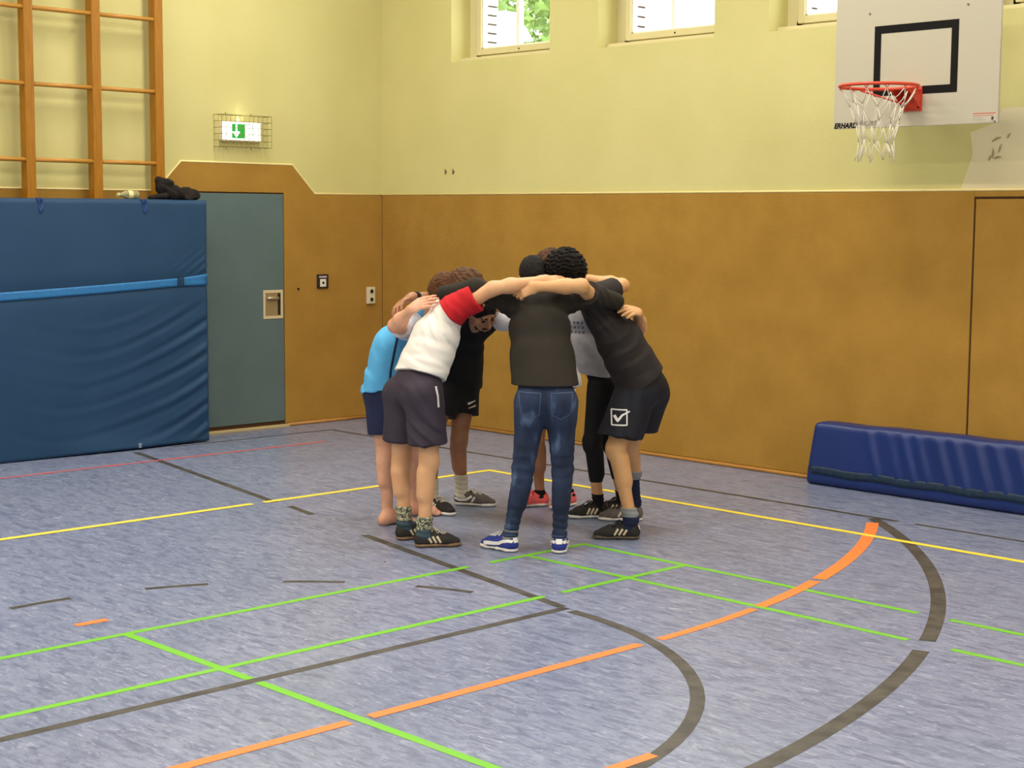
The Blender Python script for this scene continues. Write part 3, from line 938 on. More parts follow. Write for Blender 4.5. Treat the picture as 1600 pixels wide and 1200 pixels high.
POSE['D'] = dict(
    pel=(-0.481, 1.520, 0.833), chest=(-0.461, 1.400, 1.041), neck=(-0.375, 1.220, 1.223), head=(-0.307, 1.060, 1.302),
    sR=(-0.463, 1.200, 1.240), eR=(-0.525, 0.920, 1.391), wR=(-0.723, 0.620, 1.413), hR=(-0.814, 0.550, 1.370),
    sL=(-0.304, 1.380, 1.188), eL=(-0.157, 1.480, 1.274), wL=(-0.019, 1.500, 1.299), hL=(0.064, 1.500, 1.300),
    hipR=(-0.553, 1.440, 0.782), kR=(-0.640, 1.340, 0.442), aR=(-0.631, 1.270, 0.064), hipL=(-0.431, 1.540, 0.772),
    kL=(-0.465, 1.460, 0.435), aL=(-0.444, 1.500, 0.059),
)
POSE['E'] = dict(
    pel=(0.140, 1.520, 0.846), chest=(0.102, 1.400, 1.086), neck=(0.068, 1.220, 1.299), head=(0.036, 1.060, 1.452),
    sL=(-0.066, 1.220, 1.241), eL=(-0.183, 1.160, 1.244), wL=(-0.230, 1.340, 1.299), hL=(-0.256, 1.450, 1.284),
    sR=(0.210, 1.220, 1.251), eR=(0.338, 1.100, 1.308), wR=(0.413, 1.000, 1.330), hR=(0.450, 0.950, 1.325),
    hipL=(0.073, 1.500, 0.780), kL=(0.041, 1.420, 0.435), aL=(0.070, 1.480, 0.066), hipR=(0.208, 1.520, 0.779),
    kR=(0.184, 1.440, 0.434), aR=(0.261, 1.500, 0.064),
)
POSE['F'] = dict(
    pel=(0.456, 1.040, 0.895), chest=(0.355, 0.980, 1.120), neck=(0.223, 0.920, 1.381), head=(0.111, 0.900, 1.573),
    sR=(0.286, 1.100, 1.284), eR=(0.162, 1.240, 1.299), wR=(0.061, 1.300, 1.303), hR=(0.000, 1.350, 1.291),
    sL=(0.364, 0.800, 1.294), eL=(0.660, 0.840, 1.223), wL=(0.617, 0.500, 1.337), hL=(0.515, 0.335, 1.368),
    hipL=(0.428, 0.940, 0.841), kL=(0.382, 0.980, 0.491), aL=(0.437, 1.080, 0.056), hipR=(0.502, 1.120, 0.823),
    kR=(0.510, 1.100, 0.475), aR=(0.603, 1.200, 0.056),
)
POSE['G'] = dict(
    pel=(0.656, 0.580, 0.912), chest=(0.516, 0.540, 1.167), neck=(0.314, 0.500, 1.418), head=(0.190, 0.460, 1.565),
    sL=(0.376, 0.380, 1.395), eL=(0.268, 0.140, 1.505), wL=(0.014, 0.150, 1.499), hL=(-0.094, 0.160, 1.461),
    sR=(0.399, 0.680, 1.425), eR=(0.550, 0.880, 1.479), wR=(0.351, 1.000, 1.512), hR=(0.254, 1.050, 1.494),
    hipL=(0.585, 0.480, 0.830), kL=(0.496, 0.440, 0.530), aL=(0.589, 0.400, 0.116), hipR=(0.700, 0.680, 0.809),
    kR=(0.596, 0.780, 0.497), aR=(0.652, 0.980, 0.116),
)

# ================================================================== people
# positions are metres in a floor frame set on the huddle: a = to the right, b = away, z = up
H_ORIGIN = np.array([5.42, -3.35, 0.0])
H_RT = np.array([math.cos(yaw), math.sin(yaw), 0.0])
H_FW = np.array([-math.sin(yaw), math.cos(yaw), 0.0])
def Hp(p):
    return H_ORIGIN + p[0] * H_RT + p[1] * H_FW + np.array([0, 0, p[2]])
def Hd(d):
    v = d[0] * H_RT + d[1] * H_FW + np.array([0, 0, d[2]])
    return v / np.linalg.norm(v)
def unit(v):
    v = np.asarray(v, float)
    return v / (np.linalg.norm(v) + 1e-12)
def lerp(a, b, t):
    return np.asarray(a, float) * (1 - t) + np.asarray(b, float) * t

class Seg:
    """round cone a->b; widened along w by ea..eb; optional clip planes (n, c): keep n.p <= c"""
    def __init__(s, a, b, ra, rb, w=None, ea=1.0, eb=1.0, k=0.02, clip=()):
        s.a, s.b = np.asarray(a, float), np.asarray(b, float)
        s.ra, s.rb, s.ea, s.eb, s.k, s.clip = ra, rb, ea, eb, k, clip
        s.w = None if w is None else unit(w)
        R = max(ra * max(ea, 1), rb * max(eb, 1)) + k
        s.lo, s.hi = np.minimum(s.a, s.b) - R, np.maximum(s.a, s.b) + R
    def ev(s, X, Y, Z):
        ab = s.b - s.a
        L2 = ab @ ab + 1e-12
        x, y, z = X - s.a[0], Y - s.a[1], Z - s.a[2]
        t = np.clip((x * ab[0] + y * ab[1] + z * ab[2]) / L2, 0, 1)
        x, y, z = x - t * ab[0], y - t * ab[1], z - t * ab[2]
        if s.w is not None:
            e = s.ea + (s.eb - s.ea) * t
            m_ = (x * s.w[0] + y * s.w[1] + z * s.w[2]) * (1 - 1 / e)
            x, y, z = x - m_ * s.w[0], y - m_ * s.w[1], z - m_ * s.w[2]
        d = np.sqrt(x * x + y * y + z * z) - (s.ra + (s.rb - s.ra) * t)
        for n_, c_ in s.clip:
            d = np.maximum(d, X * n_[0] + Y * n_[1] + Z * n_[2] - c_)
        return d

class Ell:
    """ellipsoid with frame rows fr and radii"""
    def __init__(s, c, rad, fr=None, k=0.015, clip=()):
        s.c, s.rad, s.k, s.clip = np.asarray(c, float), np.asarray(rad, float), k, clip
        s.fr = np.eye(3) if fr is None else np.asarray(fr, float)
        R = s.rad.max() + k
        s.lo, s.hi = s.c - R, s.c + R
    def ev(s, X, Y, Z):
        x, y, z = X - s.c[0], Y - s.c[1], Z - s.c[2]
        k0 = 0; k1 = 0
        for f, r in zip(s.fr, s.rad):
            q = (x * f[0] + y * f[1] + z * f[2]) / r
            k0 = k0 + q * q
            k1 = k1 + (q / r) ** 2
        k0 = np.sqrt(k0); k1 = np.sqrt(k1) + 1e-9
        d = k0 * (k0 - 1) / k1
        for n_, c_ in s.clip:
            d = np.maximum(d, X * n_[0] + Y * n_[1] + Z * n_[2] - c_)
        return d

class Field:
    def __init__(s, prims, h, pad=0.02):
        s.h = h
        s.lo = np.min([p.lo for p in prims], axis=0) - pad
        s.hi = np.max([p.hi for p in prims], axis=0) + pad
        n = np.ceil((s.hi - s.lo) / h).astype(int) + 2
        s.n = n
        s.D = np.full(n, 0.2, np.float32)
        s.ax = [(s.lo[i] + h * np.arange(n[i])).astype(np.float32) for i in range(3)]
        for p in prims:
            s.union(p)
    def sl(s, lo, hi):
        i0 = np.maximum(np.floor((lo - s.lo) / s.h).astype(int) - 1, 0)
        i1 = np.minimum(np.ceil((hi - s.lo) / s.h).astype(int) + 2, s.n)
        return tuple(slice(a, b) for a, b in zip(i0, i1))
    def grid(s, q):
        return s.ax[0][q[0]][:, None, None], s.ax[1][q[1]][None, :, None], s.ax[2][q[2]][None, None, :]
    def union(s, p):
        q = s.sl(p.lo, p.hi)
        d = p.ev(*s.grid(q)).astype(np.float32)
        o = s.D[q]
        if p.k > 1e-4:
            hh = np.maximum(p.k - np.abs(o - d), 0) / p.k
            s.D[q] = np.minimum(o, d) - hh * hh * (p.k * 0.25)
        else:
            s.D[q] = np.minimum(o, d)
        return s
    def subtract(s, p, k=0.01):
        q = s.sl(p.lo, p.hi)
        d = -p.ev(*s.grid(q)).astype(np.float32)
        o = s.D[q]
        hh = np.maximum(k - np.abs(o - d), 0) / k
        s.D[q] = np.maximum(o, d) + hh * hh * (k * 0.25)
        return s
    def cut(s, n_, c_):
        X, Y, Z = s.grid((slice(None),) * 3)
        np.maximum(s.D, (X * n_[0] + Y * n_[1] + Z * n_[2] - c_).astype(np.float32), out=s.D)
        return s
    def folds(s, c, direction, wave, amp, rad, warp=0.6, seed=0):
        """cloth folds: ridges across `direction`, fading with distance from c"""
        c = np.asarray(c, float); d = unit(direction)
        q = s.sl(c - 2.0 * rad, c + 2.0 * rad)
        X, Y, Z = s.grid(q)
        o = s.D[q]
        r2 = ((X - c[0]) ** 2 + (Y - c[1]) ** 2 + (Z - c[2]) ** 2) / rad ** 2
        ph = (X * d[0] + Y * d[1] + Z * d[2]) * (2 * math.pi / wave) + seed
        ph = ph + warp * np.sin((X * 1.3 - Y * 0.9 + Z * 0.7) * 17 + seed * 1.7) + warp * np.sin((X * -0.6 + Y * 1.2 + Z) * 11 + seed)
        w = np.sin(ph); w = w + 0.3 * np.sin(2.1 * ph + 1)
        s.D[q] = o + (amp * w * np.exp(-r2)).astype(np.float32) * (np.abs(o) < 0.06)
        return s
    def rough(s, amp, wave, seed=0):
        X, Y, Z = s.grid((slice(None),) * 3)
        f = 2 * math.pi / wave
        w = np.sin(X * f + 1.7 * np.sin(Y * f * 0.7 + seed)) * np.sin(Y * f + 1.3 * np.sin(Z * f * 0.8)) + 0.6 * np.sin(Z * f * 1.4 + 1.5 * np.sin(X * f * 0.6 + seed * 2)) 
        s.D += (amp * w).astype(np.float32) * (np.abs(s.D) < 0.05)
        return s
    def mesh(s):
        D = s.D
        S = D < 0
        c = np.zeros(np.array(D.shape) - 1, np.int8)
        for i in (0, 1):
            for j in (0, 1):
                for k in (0, 1):
                    c += S[i:D.shape[0] - 1 + i, j:D.shape[1] - 1 + j, k:D.shape[2] - 1 + k]
        act = (c > 0) & (c < 8)
        ai = np.argwhere(act)
        idx = np.full(act.shape, -1, np.int32)
        idx[act] = np.arange(len(ai))
        acc = np.zeros((len(ai), 3)); cnt = np.zeros(len(ai))
        cor = {o: D[ai[:, 0] + o[0], ai[:, 1] + o[1], ai[:, 2] + o[2]] for o in [(i, j, k) for i in (0, 1) for j in (0, 1) for k in (0, 1)]}
        for o1 in cor:
            for a in range(3):
                if o1[a] == 0:
                    o2 = list(o1); o2[a] = 1; o2 = tuple(o2)
                    d1, d2 = cor[o1], cor[o2]
                    x = (d1 < 0) != (d2 < 0)
                    t = np.where(x, d1 / np.where(x, d1 - d2, 1), 0)
                    for b in range(3):
                        acc[:, b] += np.where(x, o1[b] + (t if b == a else 0), 0)
                    cnt += x
        V = (ai + acc / cnt[:, None]) * s.h + s.lo
        faces = []
        for a in range(3):
            b, d = (a + 1) % 3, (a + 2) % 3
            s1 = [slice(None)] * 3; s2 = [slice(None)] * 3
            s1[a] = slice(0, -1); s2[a] = slice(1, None)
            for q in (b, d):
                s1[q] = slice(1, -1); s2[q] = slice(1, -1)
            A, B = S[tuple(s1)], S[tuple(s2)]
            for (m_, flip) in ((A & ~B, False), (~A & B, True)):
                e = np.argwhere(m_)
                if not len(e):
                    continue
                e[:, b] += 1; e[:, d] += 1
                def cell(db, dd):
                    g = e.copy(); g[:, b] += db; g[:, d] += dd
                    return idx[g[:, 0], g[:, 1], g[:, 2]]
                Q = np.stack([cell(-1, -1), cell(0, -1), cell(0, 0), cell(-1, 0)], 1)
                faces.append(Q[:, ::-1] if flip else Q)
        return V, np.concatenate(faces)

def sdf_obj(name, field, material, parent):
    V, F_ = field.mesh()
    return mesh_obj(name, V, F_, material, parent, smooth=True)

def relax(o, n=2):
    me = o.modifiers.new('relax', 'SMOOTH'); me.factor = 0.5; me.iterations = n
    return o

def bvh_of(o):
    off = np.array(world_loc(o))
    me = o.data
    v = np.empty(len(me.vertices) * 3, np.float32); me.vertices.foreach_get('co', v)
    v = v.reshape(-1, 3) + off
    return BVHTree.FromPolygons([tuple(x) for x in v], [tuple(p.vertices) for p in me.polygons])

def decal(name, bvh, pts, width, origin, u, v, material, parent, lift=0.0022, n=12, closed=False):
    """flat print: a ribbon of given width along pts (in u, v metres), pressed along u x v onto the surface"""
    u, v = unit(u), unit(v)
    nd = np.cross(u, v)
    P = [np.array(p, float) for p in pts]
    if closed: P = P + [P[0]]
    path = []
    for a, b in zip(P, P[1:]):
        k = max(1, int(np.linalg.norm(b - a) / 0.006))
        path += [a + (b - a) * i / k for i in range(k)]
    path.append(P[-1])
    W_ = width if isinstance(width, (list, tuple)) else [width] * 2
    vs, fs = [], []
    N = len(path)
    prev = None
    for i, p in enumerate(path):
        t = path[min(i + 1, N - 1)] - path[max(i - 1, 0)]
        t = t / (np.linalg.norm(t) + 1e-9)
        nn_ = np.array([-t[1], t[0]])
        w = W_[0] + (W_[-1] - W_[0]) * i / max(1, N - 1)
        for q in (-0.5, 0.0, 0.5):
            g = p + nn_ * w * q
            w3 = origin + u * g[0] + v * g[1]
            hit = bvh.ray_cast(Vector(w3 + nd * 0.35), Vector(-nd), 0.7)
            if hit[0] is not None:
                prev = np.array(hit[0]) + nd * lift * 0.6 + np.array(hit[1]) * lift * 0.6
                if (prev - w3) @ nd < -0.12: prev = w3
            vs.append(prev if prev is not None else w3)
    for i in range(N - 1):
        for q in range(2):
            a = i * 3 + q
            fs.append((a, a + 3, a + 4, a + 1))
    return mesh_obj(name, vs, fs, material, parent, smooth=True)

# ------------------------------------------------------------------ materials of the people
def skin_mat(name, c, c2):
    mt = mat(name, c, 0.5, c2, 9.0, 0.05, 120)
    b = mt.node_tree.nodes['Principled BSDF']
    b.inputs['Subsurface Weight'].default_value = 0.08
    b.inputs['Subsurface Radius'].default_value = (0.012, 0.005, 0.003)
    return mt
SK = {
    'light': skin_mat('skin_light', (222, 172, 128), (214, 160, 116)),
    'warm': skin_mat('skin_warm', (216, 166, 114), (206, 154, 102)),
    'tan': skin_mat('skin_tan', (172, 122, 88), (158, 110, 78)),
    'pink': skin_mat('skin_rosy', (226, 172, 140), (214, 152, 122)),
}
def denim():
    mt, nt, b = new_mat('worn_blue_denim')
    tc = nt.nodes.new('ShaderNodeTexCoord')
    n = nt.nodes.new('ShaderNodeTexNoise'); n.inputs['Scale'].default_value = 5.5; n.inputs['Detail'].default_value = 5
    mp = nt.nodes.new('ShaderNodeMapping'); mp.inputs['Scale'].default_value = (1.6, 1.6, 0.8)
    nt.links.new(tc.outputs['Object'], mp.inputs['Vector']); nt.links.new(mp.outputs['Vector'], n.inputs['Vector'])
    r = nt.nodes.new('ShaderNodeValToRGB')
    cr = r.color_ramp
    cr.elements[0].position, cr.elements[0].color = 0.36, lin((20, 32, 58))
    cr.elements[1].position, cr.elements[1].color = 0.70, lin((92, 114, 148))
    e = cr.elements.new(0.55); e.color = lin((34, 50, 82))
    nt.links.new(n.outputs['Fac'], r.inputs['Fac'])
    nt.links.new(r.outputs['Color'], b.inputs['Base Color'])
    b.inputs['Roughness'].default_value = 0.85
    n2 = nt.nodes.new('ShaderNodeTexNoise'); n2.inputs['Scale'].default_value = 260
    nt.links.new(tc.outputs['Object'], n2.inputs['Vector'])
    bp = nt.nodes.new('ShaderNodeBump'); bp.inputs['Strength'].default_value = 0.25; bp.inputs['Distance'].default_value = 0.003
    nt.links.new(n2.outputs['Fac'], bp.inputs['Height']); nt.links.new(bp.outputs['Normal'], b.inputs['Normal'])
    return mt
def cloth(name, c, c2=None, rough=0.85, scale=8):
    return mat(name, c, rough, c2 or tuple(min(255, int(x * 1.08 + 2)) for x in c), scale, 0.15, 240, spec=0.25)
CL = {
    'charcoal_knit': cloth('charcoal_green_knit', (40, 36, 30)),
    'denim': denim(),
    'white': cloth('white_pique', (236, 230, 222), (240, 235, 228)),
    'red': cloth('red_sleeve_jersey', (186, 28, 38), (198, 36, 44)),
    'navy_grey': cloth('navy_grey_nylon', (56, 48, 60), (62, 54, 66), 0.7),
    'sky': cloth('light_blue_jersey', (86, 168, 220), (96, 178, 228)),
    'navy': cloth('navy_cotton', (34, 40, 68)),
    'pale_trim': cloth('pale_grey_trim', (196, 196, 206)),
    'black': cloth('black_cotton', (24, 23, 24), (30, 29, 30)),
    'offwhite': cloth('off_white_jersey', (214, 212, 216)),
    'grey_white': cloth('grey_white_marl', (172, 168, 172), (186, 182, 184), scale=30),
    'black_legging': cloth('black_legging_knit', (20, 18, 20), (24, 22, 24), 0.7),
    'dark_tee': cloth('washed_black_jersey', (44, 39, 38), (50, 45, 44)),
    'short_black': cloth('black_blue_polyester', (26, 27, 36), (30, 31, 40), 0.65),
    'grey_short': cloth('dark_grey_cotton', (60, 60, 66)),
    'print_white': mat('white_print', (226, 224, 220), 0.6),
    'print_grey': mat('grey_print_cloth', (96, 98, 112), 0.7),
    'seam': mat('pale_denim_seam', (66, 84, 114), 0.8),
    'seam_dark': mat('dark_denim_seam', (26, 36, 62), 0.85),
    'sock_white': cloth('white_ribbed_sock', (206, 198, 178)),
    'sock_grey': cloth('grey_sock', (130, 132, 134)),
    'sock_navy': cloth('navy_sock', (32, 36, 62)),
    'sock_black': cloth('black_sock', (24, 22, 24)),
    'sock_teal': cloth('dark_teal_sock', (58, 76, 86)),
    'sock_pattern': mat('patterned_sock_cuff', (60, 70, 66), 0.85, (176, 170, 140), 95.0, 0.2, 200, detail=1.0, lo=0.46, hi=0.54),
    'suede_black': mat('black_suede', (34, 31, 29), 0.85, (44, 40, 36), 30, 0.15, 200),
    'gum': mat('gum_rubber', (122, 96, 68), 0.6),
    'rubber_white': mat('white_rubber', (224, 220, 212), 0.5),
    'rubber_dark': mat('brown_grey_rubber', (84, 72, 60), 0.6),
    'suede_blue': mat('royal_blue_suede', (40, 52, 134), 0.85, (48, 60, 146), 25, 0.15, 200),
    'leather_white': mat('white_leather', (236, 234, 230), 0.5),
    'leather_cream': mat('cream_leather', (214, 196, 166), 0.5),
    'grey_suede': mat('brown_grey_suede', (92, 84, 78), 0.85, (104, 96, 88), 30, 0.15, 200),
    'coral': mat('coral_mesh', (246, 98, 98), 0.75, (250, 116, 112), 60, 0.15, 300),
    'mauve': mat('mauve_suede', (134, 96, 104), 0.85),
    'lace_white': mat('off_white_lace', (214, 204, 186), 0.8),
    'lace_black': mat('black_lace', (24, 22, 24), 0.8),
    'eye': mat('dark_eye', (36, 26, 22), 0.25),
    'lip': mat('lip_skin', (150, 88, 76), 0.5),
}
HAIR = {
    'black': mat('black_hair', (14, 12, 11), 0.7, (24, 20, 18), 40, 0.5, 160, spec=0.2),
    'dark': mat('dark_brown_hair', (18, 14, 12), 0.7, (28, 22, 19), 45, 0.6, 180, spec=0.2),
    'brown': mat('brown_hair', (64, 38, 18), 0.6, (104, 66, 34), 32, 0.6, 150, stretch=(1, 1, 3), spec=0.25),
    'auburn': mat('auburn_hair', (66, 38, 18), 0.6, (92, 56, 28), 32, 0.6, 150, spec=0.25),
}

# ------------------------------------------------------------------ body builder
class Person:
    def __init__(s, key, label, skin, build=1.0, face=(0, 1, -0.5), toesL=(0, 1, 0), toesR=(0, 1, 0), look=None):
        s.J = {k: Hp(v) for k, v in POSE[key].items()}
        J = s.J
        s.build = build
        base = (J['aL'] + J['aR']) / 2; base[2] = 0
        s.root = empty('person', tuple(base))
        tag(s.root, label, 'person', 'people standing in the huddle')
        s.skin = skin
        s.up = unit(J['neck'] - J['chest'])
        s.facing = Hd(face)                                   # which way the chest points
        s.shw = unit(J['sR'] - J['sL'])
        s.hpw = unit(J['hipR'] - J['hipL'])
        s.toe = {'L': Hd(toesL), 'R': Hd(toesR)}
        s.look = Hd(look) if look else s.facing
    # -- sdf pieces
    def torso(s, g=0.0, gl=None, shoulders=True):
        J, b = s.J, s.build
        gl = g if gl is None else gl
        waist = lerp(J['pel'], J['chest'], 0.52)
        uch = lerp(J['chest'], J['neck'], 0.55)
        sm = (J['sL'] + J['sR']) / 2
        wm = unit(s.hpw + s.shw)
        P = [Seg(lerp(J['pel'], waist, -0.15), waist, 0.108 * b + gl, 0.096 * b + gl, unit(s.hpw * 2 + s.shw), 1.46, 1.42, 0.05),
             Seg(waist, J['chest'], 0.096 * b + gl, 0.112 * b + g, wm, 1.42, 1.40, 0.05),
             Seg(J['chest'], uch, 0.112 * b + g, 0.086 * b + g, s.shw, 1.40, 1.60, 0.05)]
        if shoulders:
            for k in 'LR':
                P.append(Seg(lerp(uch, J['s' + k], 0.2), J['s' + k], 0.070 * b + g, 0.056 * b + g, k=0.05))
        return P
    def neck(s, g=0.0):
        J = s.J
        return [Seg(lerp(J['chest'], J['neck'], 0.75), lerp(J['neck'], J['head'], 0.75), 0.062 + g, 0.054 + g, k=0.04)]
    def leg(s, k, g=0.0):
        J, b = s.J, s.build
        hip, kn, an = J['hip' + k], J['k' + k], J['a' + k]
        back = -unit(s.toe[k] - (s.toe[k] @ unit(an - kn)) * unit(an - kn))
        return [Seg(hip, kn, 0.088 * b + g, 0.056 * b + g, k=0.03),
                Seg(kn, an + np.array([0, 0, 0.0]), 0.050 * b + g, 0.034 * b + g, k=0.03),
                Seg(lerp(kn, an, 0.16) + back * 0.020, lerp(kn, an, 0.46) + back * 0.016, 0.046 * b + g, 0.042 * b + g, k=0.03),
                Seg(kn - back * 0.016 + np.array([0, 0, 0.02]), kn - back * 0.014 - np.array([0, 0, 0.025]), 0.041 * b + g, 0.037 * b + g, k=0.02)]
    def arm(s, k, g=0.0):
        J, b = s.J, 0.5 + 0.5 * s.build
        return [Seg(J['s' + k], J['e' + k], 0.050 * b + g, 0.039 * b + g, k=0.03),
                Seg(J['e' + k], lerp(J['e' + k], J['w' + k], 0.35), 0.039 * b + g, 0.041 * b + g, k=0.03),
                Seg(lerp(J['e' + k], J['w' + k], 0.35), J['w' + k], 0.041 * b + g, 0.026 * b + g, k=0.03)]
    def hand(s, k, palm, curl=(0.35, 0.35, 0.3), spread=0.06, thumb=1, size=1.0, thumb_out=0.7):
        """palm: direction the palm faces; thumb: +1 / -1 = side of the thumb"""
        J = s.J
        w, hpos = J['w' + k], J['h' + k]
        d = unit(hpos - w)
        pn = unit(palm - (np.asarray(palm) @ d) * d)
        sd = np.cross(pn, d) * thumb                         # toward the thumb
        L = 0.088 * size
        kn = w + d * L
        P = [Seg(w - d * 0.01, w + d * 0.02, 0.021 * size, 0.020 * size, sd, 1.3, 1.5, 0.02),
             Seg(w + d * 0.02, kn - d * 0.008, 0.0155 * size, 0.0125 * size, sd, 2.2, 3.1, 0.015)]
        offs = (0.030, 0.010, -0.010, -0.029)
        lens = ((0.043, 0.026, 0.020), (0.047, 0.030, 0.022), (0.043, 0.028, 0.021), (0.034, 0.021, 0.018))
        for i, (o, ln) in enumerate(zip(offs, lens)):
            p = kn + sd * o * size * (1.0) - d * (0.004 if i in (0, 2) else 0.012 if i == 3 else 0)
            dirn = unit(d + sd * (1.5 - i) * spread)
            ang = 0.0
            for q in range(3):
                ang += curl[q] * (1.0 + 0.10 * i)
                dv = dirn * math.cos(ang) + pn * math.sin(ang)
                e = p + dv * ln[q] * size
                P.append(Seg(p, e, (0.0098 - 0.0008 * q) * size, (0.0092 - 0.0010 * q) * size, k=0.004))
                p = e
        t0 = w + d * 0.022 * size + sd * 0.024 * size
        t1 = t0 + unit(d * 0.7 + sd * thumb_out + pn * 0.25) * 0.042 * size
        t2 = t1 + unit(d * 0.95 + sd * 0.25 * thumb_out + pn * 0.3) * 0.030 * size
        t3 = t2 + unit(d + pn * 0.35) * 0.024 * size
        P += [Seg(t0, t1, 0.0155 * size, 0.0115 * size, k=0.015), Seg(t1, t2, 0.0112 * size, 0.0102 * size, k=0.004), Seg(t2, t3, 0.0102 * size, 0.0085 * size, k=0.004)]
        return P
    def head_frame(s):
        f = s.look
        u0 = unit(s.J['head'] - s.J['neck'])
        if abs(u0 @ f) > 0.9: u0 = np.array([0, 0, 1.0])
        sd = unit(np.cross(f, u0)); u = np.cross(sd, f)
        return sd, f, u
    def hl(s, x, y, z):
        sd, f, u = s.head_frame()
        return s.J['head'] + sd * x + f * y + u * z
    def head(s):
        fr = np.array(s.head_frame())
        h = s.hl
        P = [Ell(h(0, -0.012, 0.028), (0.074, 0.095, 0.086), fr, 0.03),
             Ell(h(0, 0.022, -0.040), (0.060, 0.072, 0.080), fr, 0.03),
             Seg(h(-0.03, 0.045, -0.085), h(0.03, 0.045, -0.085), 0.028, 0.028, k=0.025),
             Seg(h(0, 0.078, -0.104), h(0, 0.074, -0.10), 0.019, 0.02, k=0.02),
             Seg(h(0, 0.093, 0.008), h(0, 0.113, -0.034), 0.0075, 0.0125, k=0.010),
             Seg(h(-0.012, 0.100, -0.040), h(0.012, 0.100, -0.040), 0.008, 0.008, k=0.008),
             Seg(h(-0.036, 0.082, 0.020), h(0.036, 0.082, 0.020), 0.010, 0.010, k=0.015),
             Seg(h(-0.019, 0.092, -0.066), h(0.019, 0.092, -0.066), 0.0065, 0.0065, k=0.006),
             Seg(h(-0.016, 0.091, -0.077), h(0.016, 0.091, -0.077), 0.0068, 0.0068, k=0.006)]
        for q in (-1, 1):
            P.append(Ell(h(q * 0.076, -0.008, -0.012), (0.011, 0.022, 0.033), fr, 0.008))
            P.append(Seg(h(q * 0.045, 0.062, -0.030), h(q * 0.040, 0.060, -0.045), 0.020, 0.018, k=0.02))
        return P
    def bare_foot(s, k):
        a = s.J['a' + k]; t = s.toe[k]; z = np.array([0, 0, 1.0]); sd = np.cross(t, z)
        g = np.array([a[0], a[1], 0])
        f = lambda x, y, zz: g + t * x + sd * y + z * zz
        P = [Seg(a, f(-0.035, 0, 0.032), 0.034, 0.030, k=0.03), Seg(f(-0.03, 0, 0.03), f(0.10, 0, 0.03), 0.029, 0.026, sd, 1.1, 1.45, 0.03),
             Seg(a + t * 0.01, f(0.10, 0, 0.035), 0.034, 0.024, sd, 1.0, 1.3, 0.03), Seg(f(0.10, 0, 0.026), f(0.145, 0, 0.018), 0.024, 0.015, sd, 1.5, 2.4, 0.02)]
        for i, y in enumerate((-0.034, -0.014, 0.004, 0.020, 0.034)):
            y = y * s.foot_in[k]
            r = 0.0125 if i == 0 else 0.009
            P.append(Seg(f(0.14 - 0.005 * i, y, 0.014), f(0.178 - 0.010 * i, y * 1.05, 0.0115), r, r * 0.9, k=0.006))
        return P
    def make_body(s, hands, feet='', h=0.0052):
        P = s.torso(-0.012) + s.neck() + s.head()
        for k in 'LR':
            P += s.leg(k) + s.arm(k)
            if k in feet: P += s.bare_foot(k)
            else: P.append(Seg(s.J['a' + k], s.J['a' + k] * np.array([1, 1, 0]) + s.toe[k] * 0.06 + np.array([0, 0, 0.045]), 0.03, 0.025, k=0.02))
        P += hands
        F_ = Field(P, h)
        for q in (-1, 1):
            F_.subtract(Ell(s.hl(q * 0.031, 0.098, -0.002), (0.017, 0.014, 0.011), np.array(s.head_frame())), 0.012)
        s.body = sdf_obj('body', F_, s.skin, s.root)
        relax(s.body, 1)
        for q in (-1, 1):
            E_ = Field([Ell(s.hl(q * 0.031, 0.080, -0.003), (0.0135, 0.009, 0.008), np.array(s.head_frame()), 0)], 0.003, 0.008)
            sdf_obj('eye', E_, CL['eye'], s.root)
        return s.body
    def make_hair(s, hmat, kind='short', h=0.006, extra=()):
        fr = np.array(s.head_frame())
        P = [Ell(s.hl(0, -0.016, 0.034), (0.083, 0.104, 0.094), fr, 0.02), Ell(s.hl(0, -0.045, -0.01), (0.074, 0.070, 0.075), fr, 0.03)]
        if kind == 'curly':
            P = [Ell(s.hl(0, -0.012, 0.046), (0.100, 0.118, 0.104), fr, 0.02), Ell(s.hl(0, -0.05, 0.0), (0.088, 0.078, 0.085), fr, 0.03)]
        P += list(extra)
        F_ = Field(P, h)
        F_.subtract(Ell(s.hl(0, 0.115, -0.035), (0.066, 0.085, 0.088), fr), 0.02)
        sd, f, u = s.head_frame()
        if kind != 'long':
            F_.subtract(Ell(s.hl(0, -0.02, -0.145), (0.12, 0.14, 0.085), fr), 0.015)
        if kind == 'curly':
            F_.rough(0.0075, 0.034, 1.0); F_.rough(0.004, 0.019, 2.0)
        elif kind == 'short':
            F_.rough(0.0028, 0.02, 1.0)
        else:
            F_.folds(s.J['head'], unit(sd + u * 0.6), 0.022, 0.0035, 0.2, 0.9, 2)
            F_.rough(0.002, 0.03, 3.0)
        return sdf_obj('hair', F_, hmat, s.root)
    def shirt(s, name, material, g, gl, hem, hem_n, sleeves, folds=(), h=0.0065, neckline=True, sleeve_mat=None, drop=0.10, flare=1.0):
        """hem: point on the hem plane, hem_n: outward (downward) normal; sleeves: {k: (fraction, radius grow)}"""
        J = s.J
        P = s.torso(g, gl)
        waist = lerp(J['pel'], J['chest'], 0.52)
        low = J['pel'] + unit(J['pel'] - J['chest']) * drop
        P.append(Seg(waist, low, 0.102 * s.build + gl, (0.112 * s.build + gl) * flare, s.hpw, 1.44, 1.46, 0.05))
        P.append(Seg(J['chest'], low, 0.110 * s.build + g, 0.106 * s.build + gl, unit(s.hpw + s.shw), 1.38, 1.46, 0.04))
        P.append(Seg(lerp(J['chest'], J['neck'], 0.8), lerp(J['neck'], J['head'], 0.12), 0.070, 0.066, k=0.03))
        SL = {}
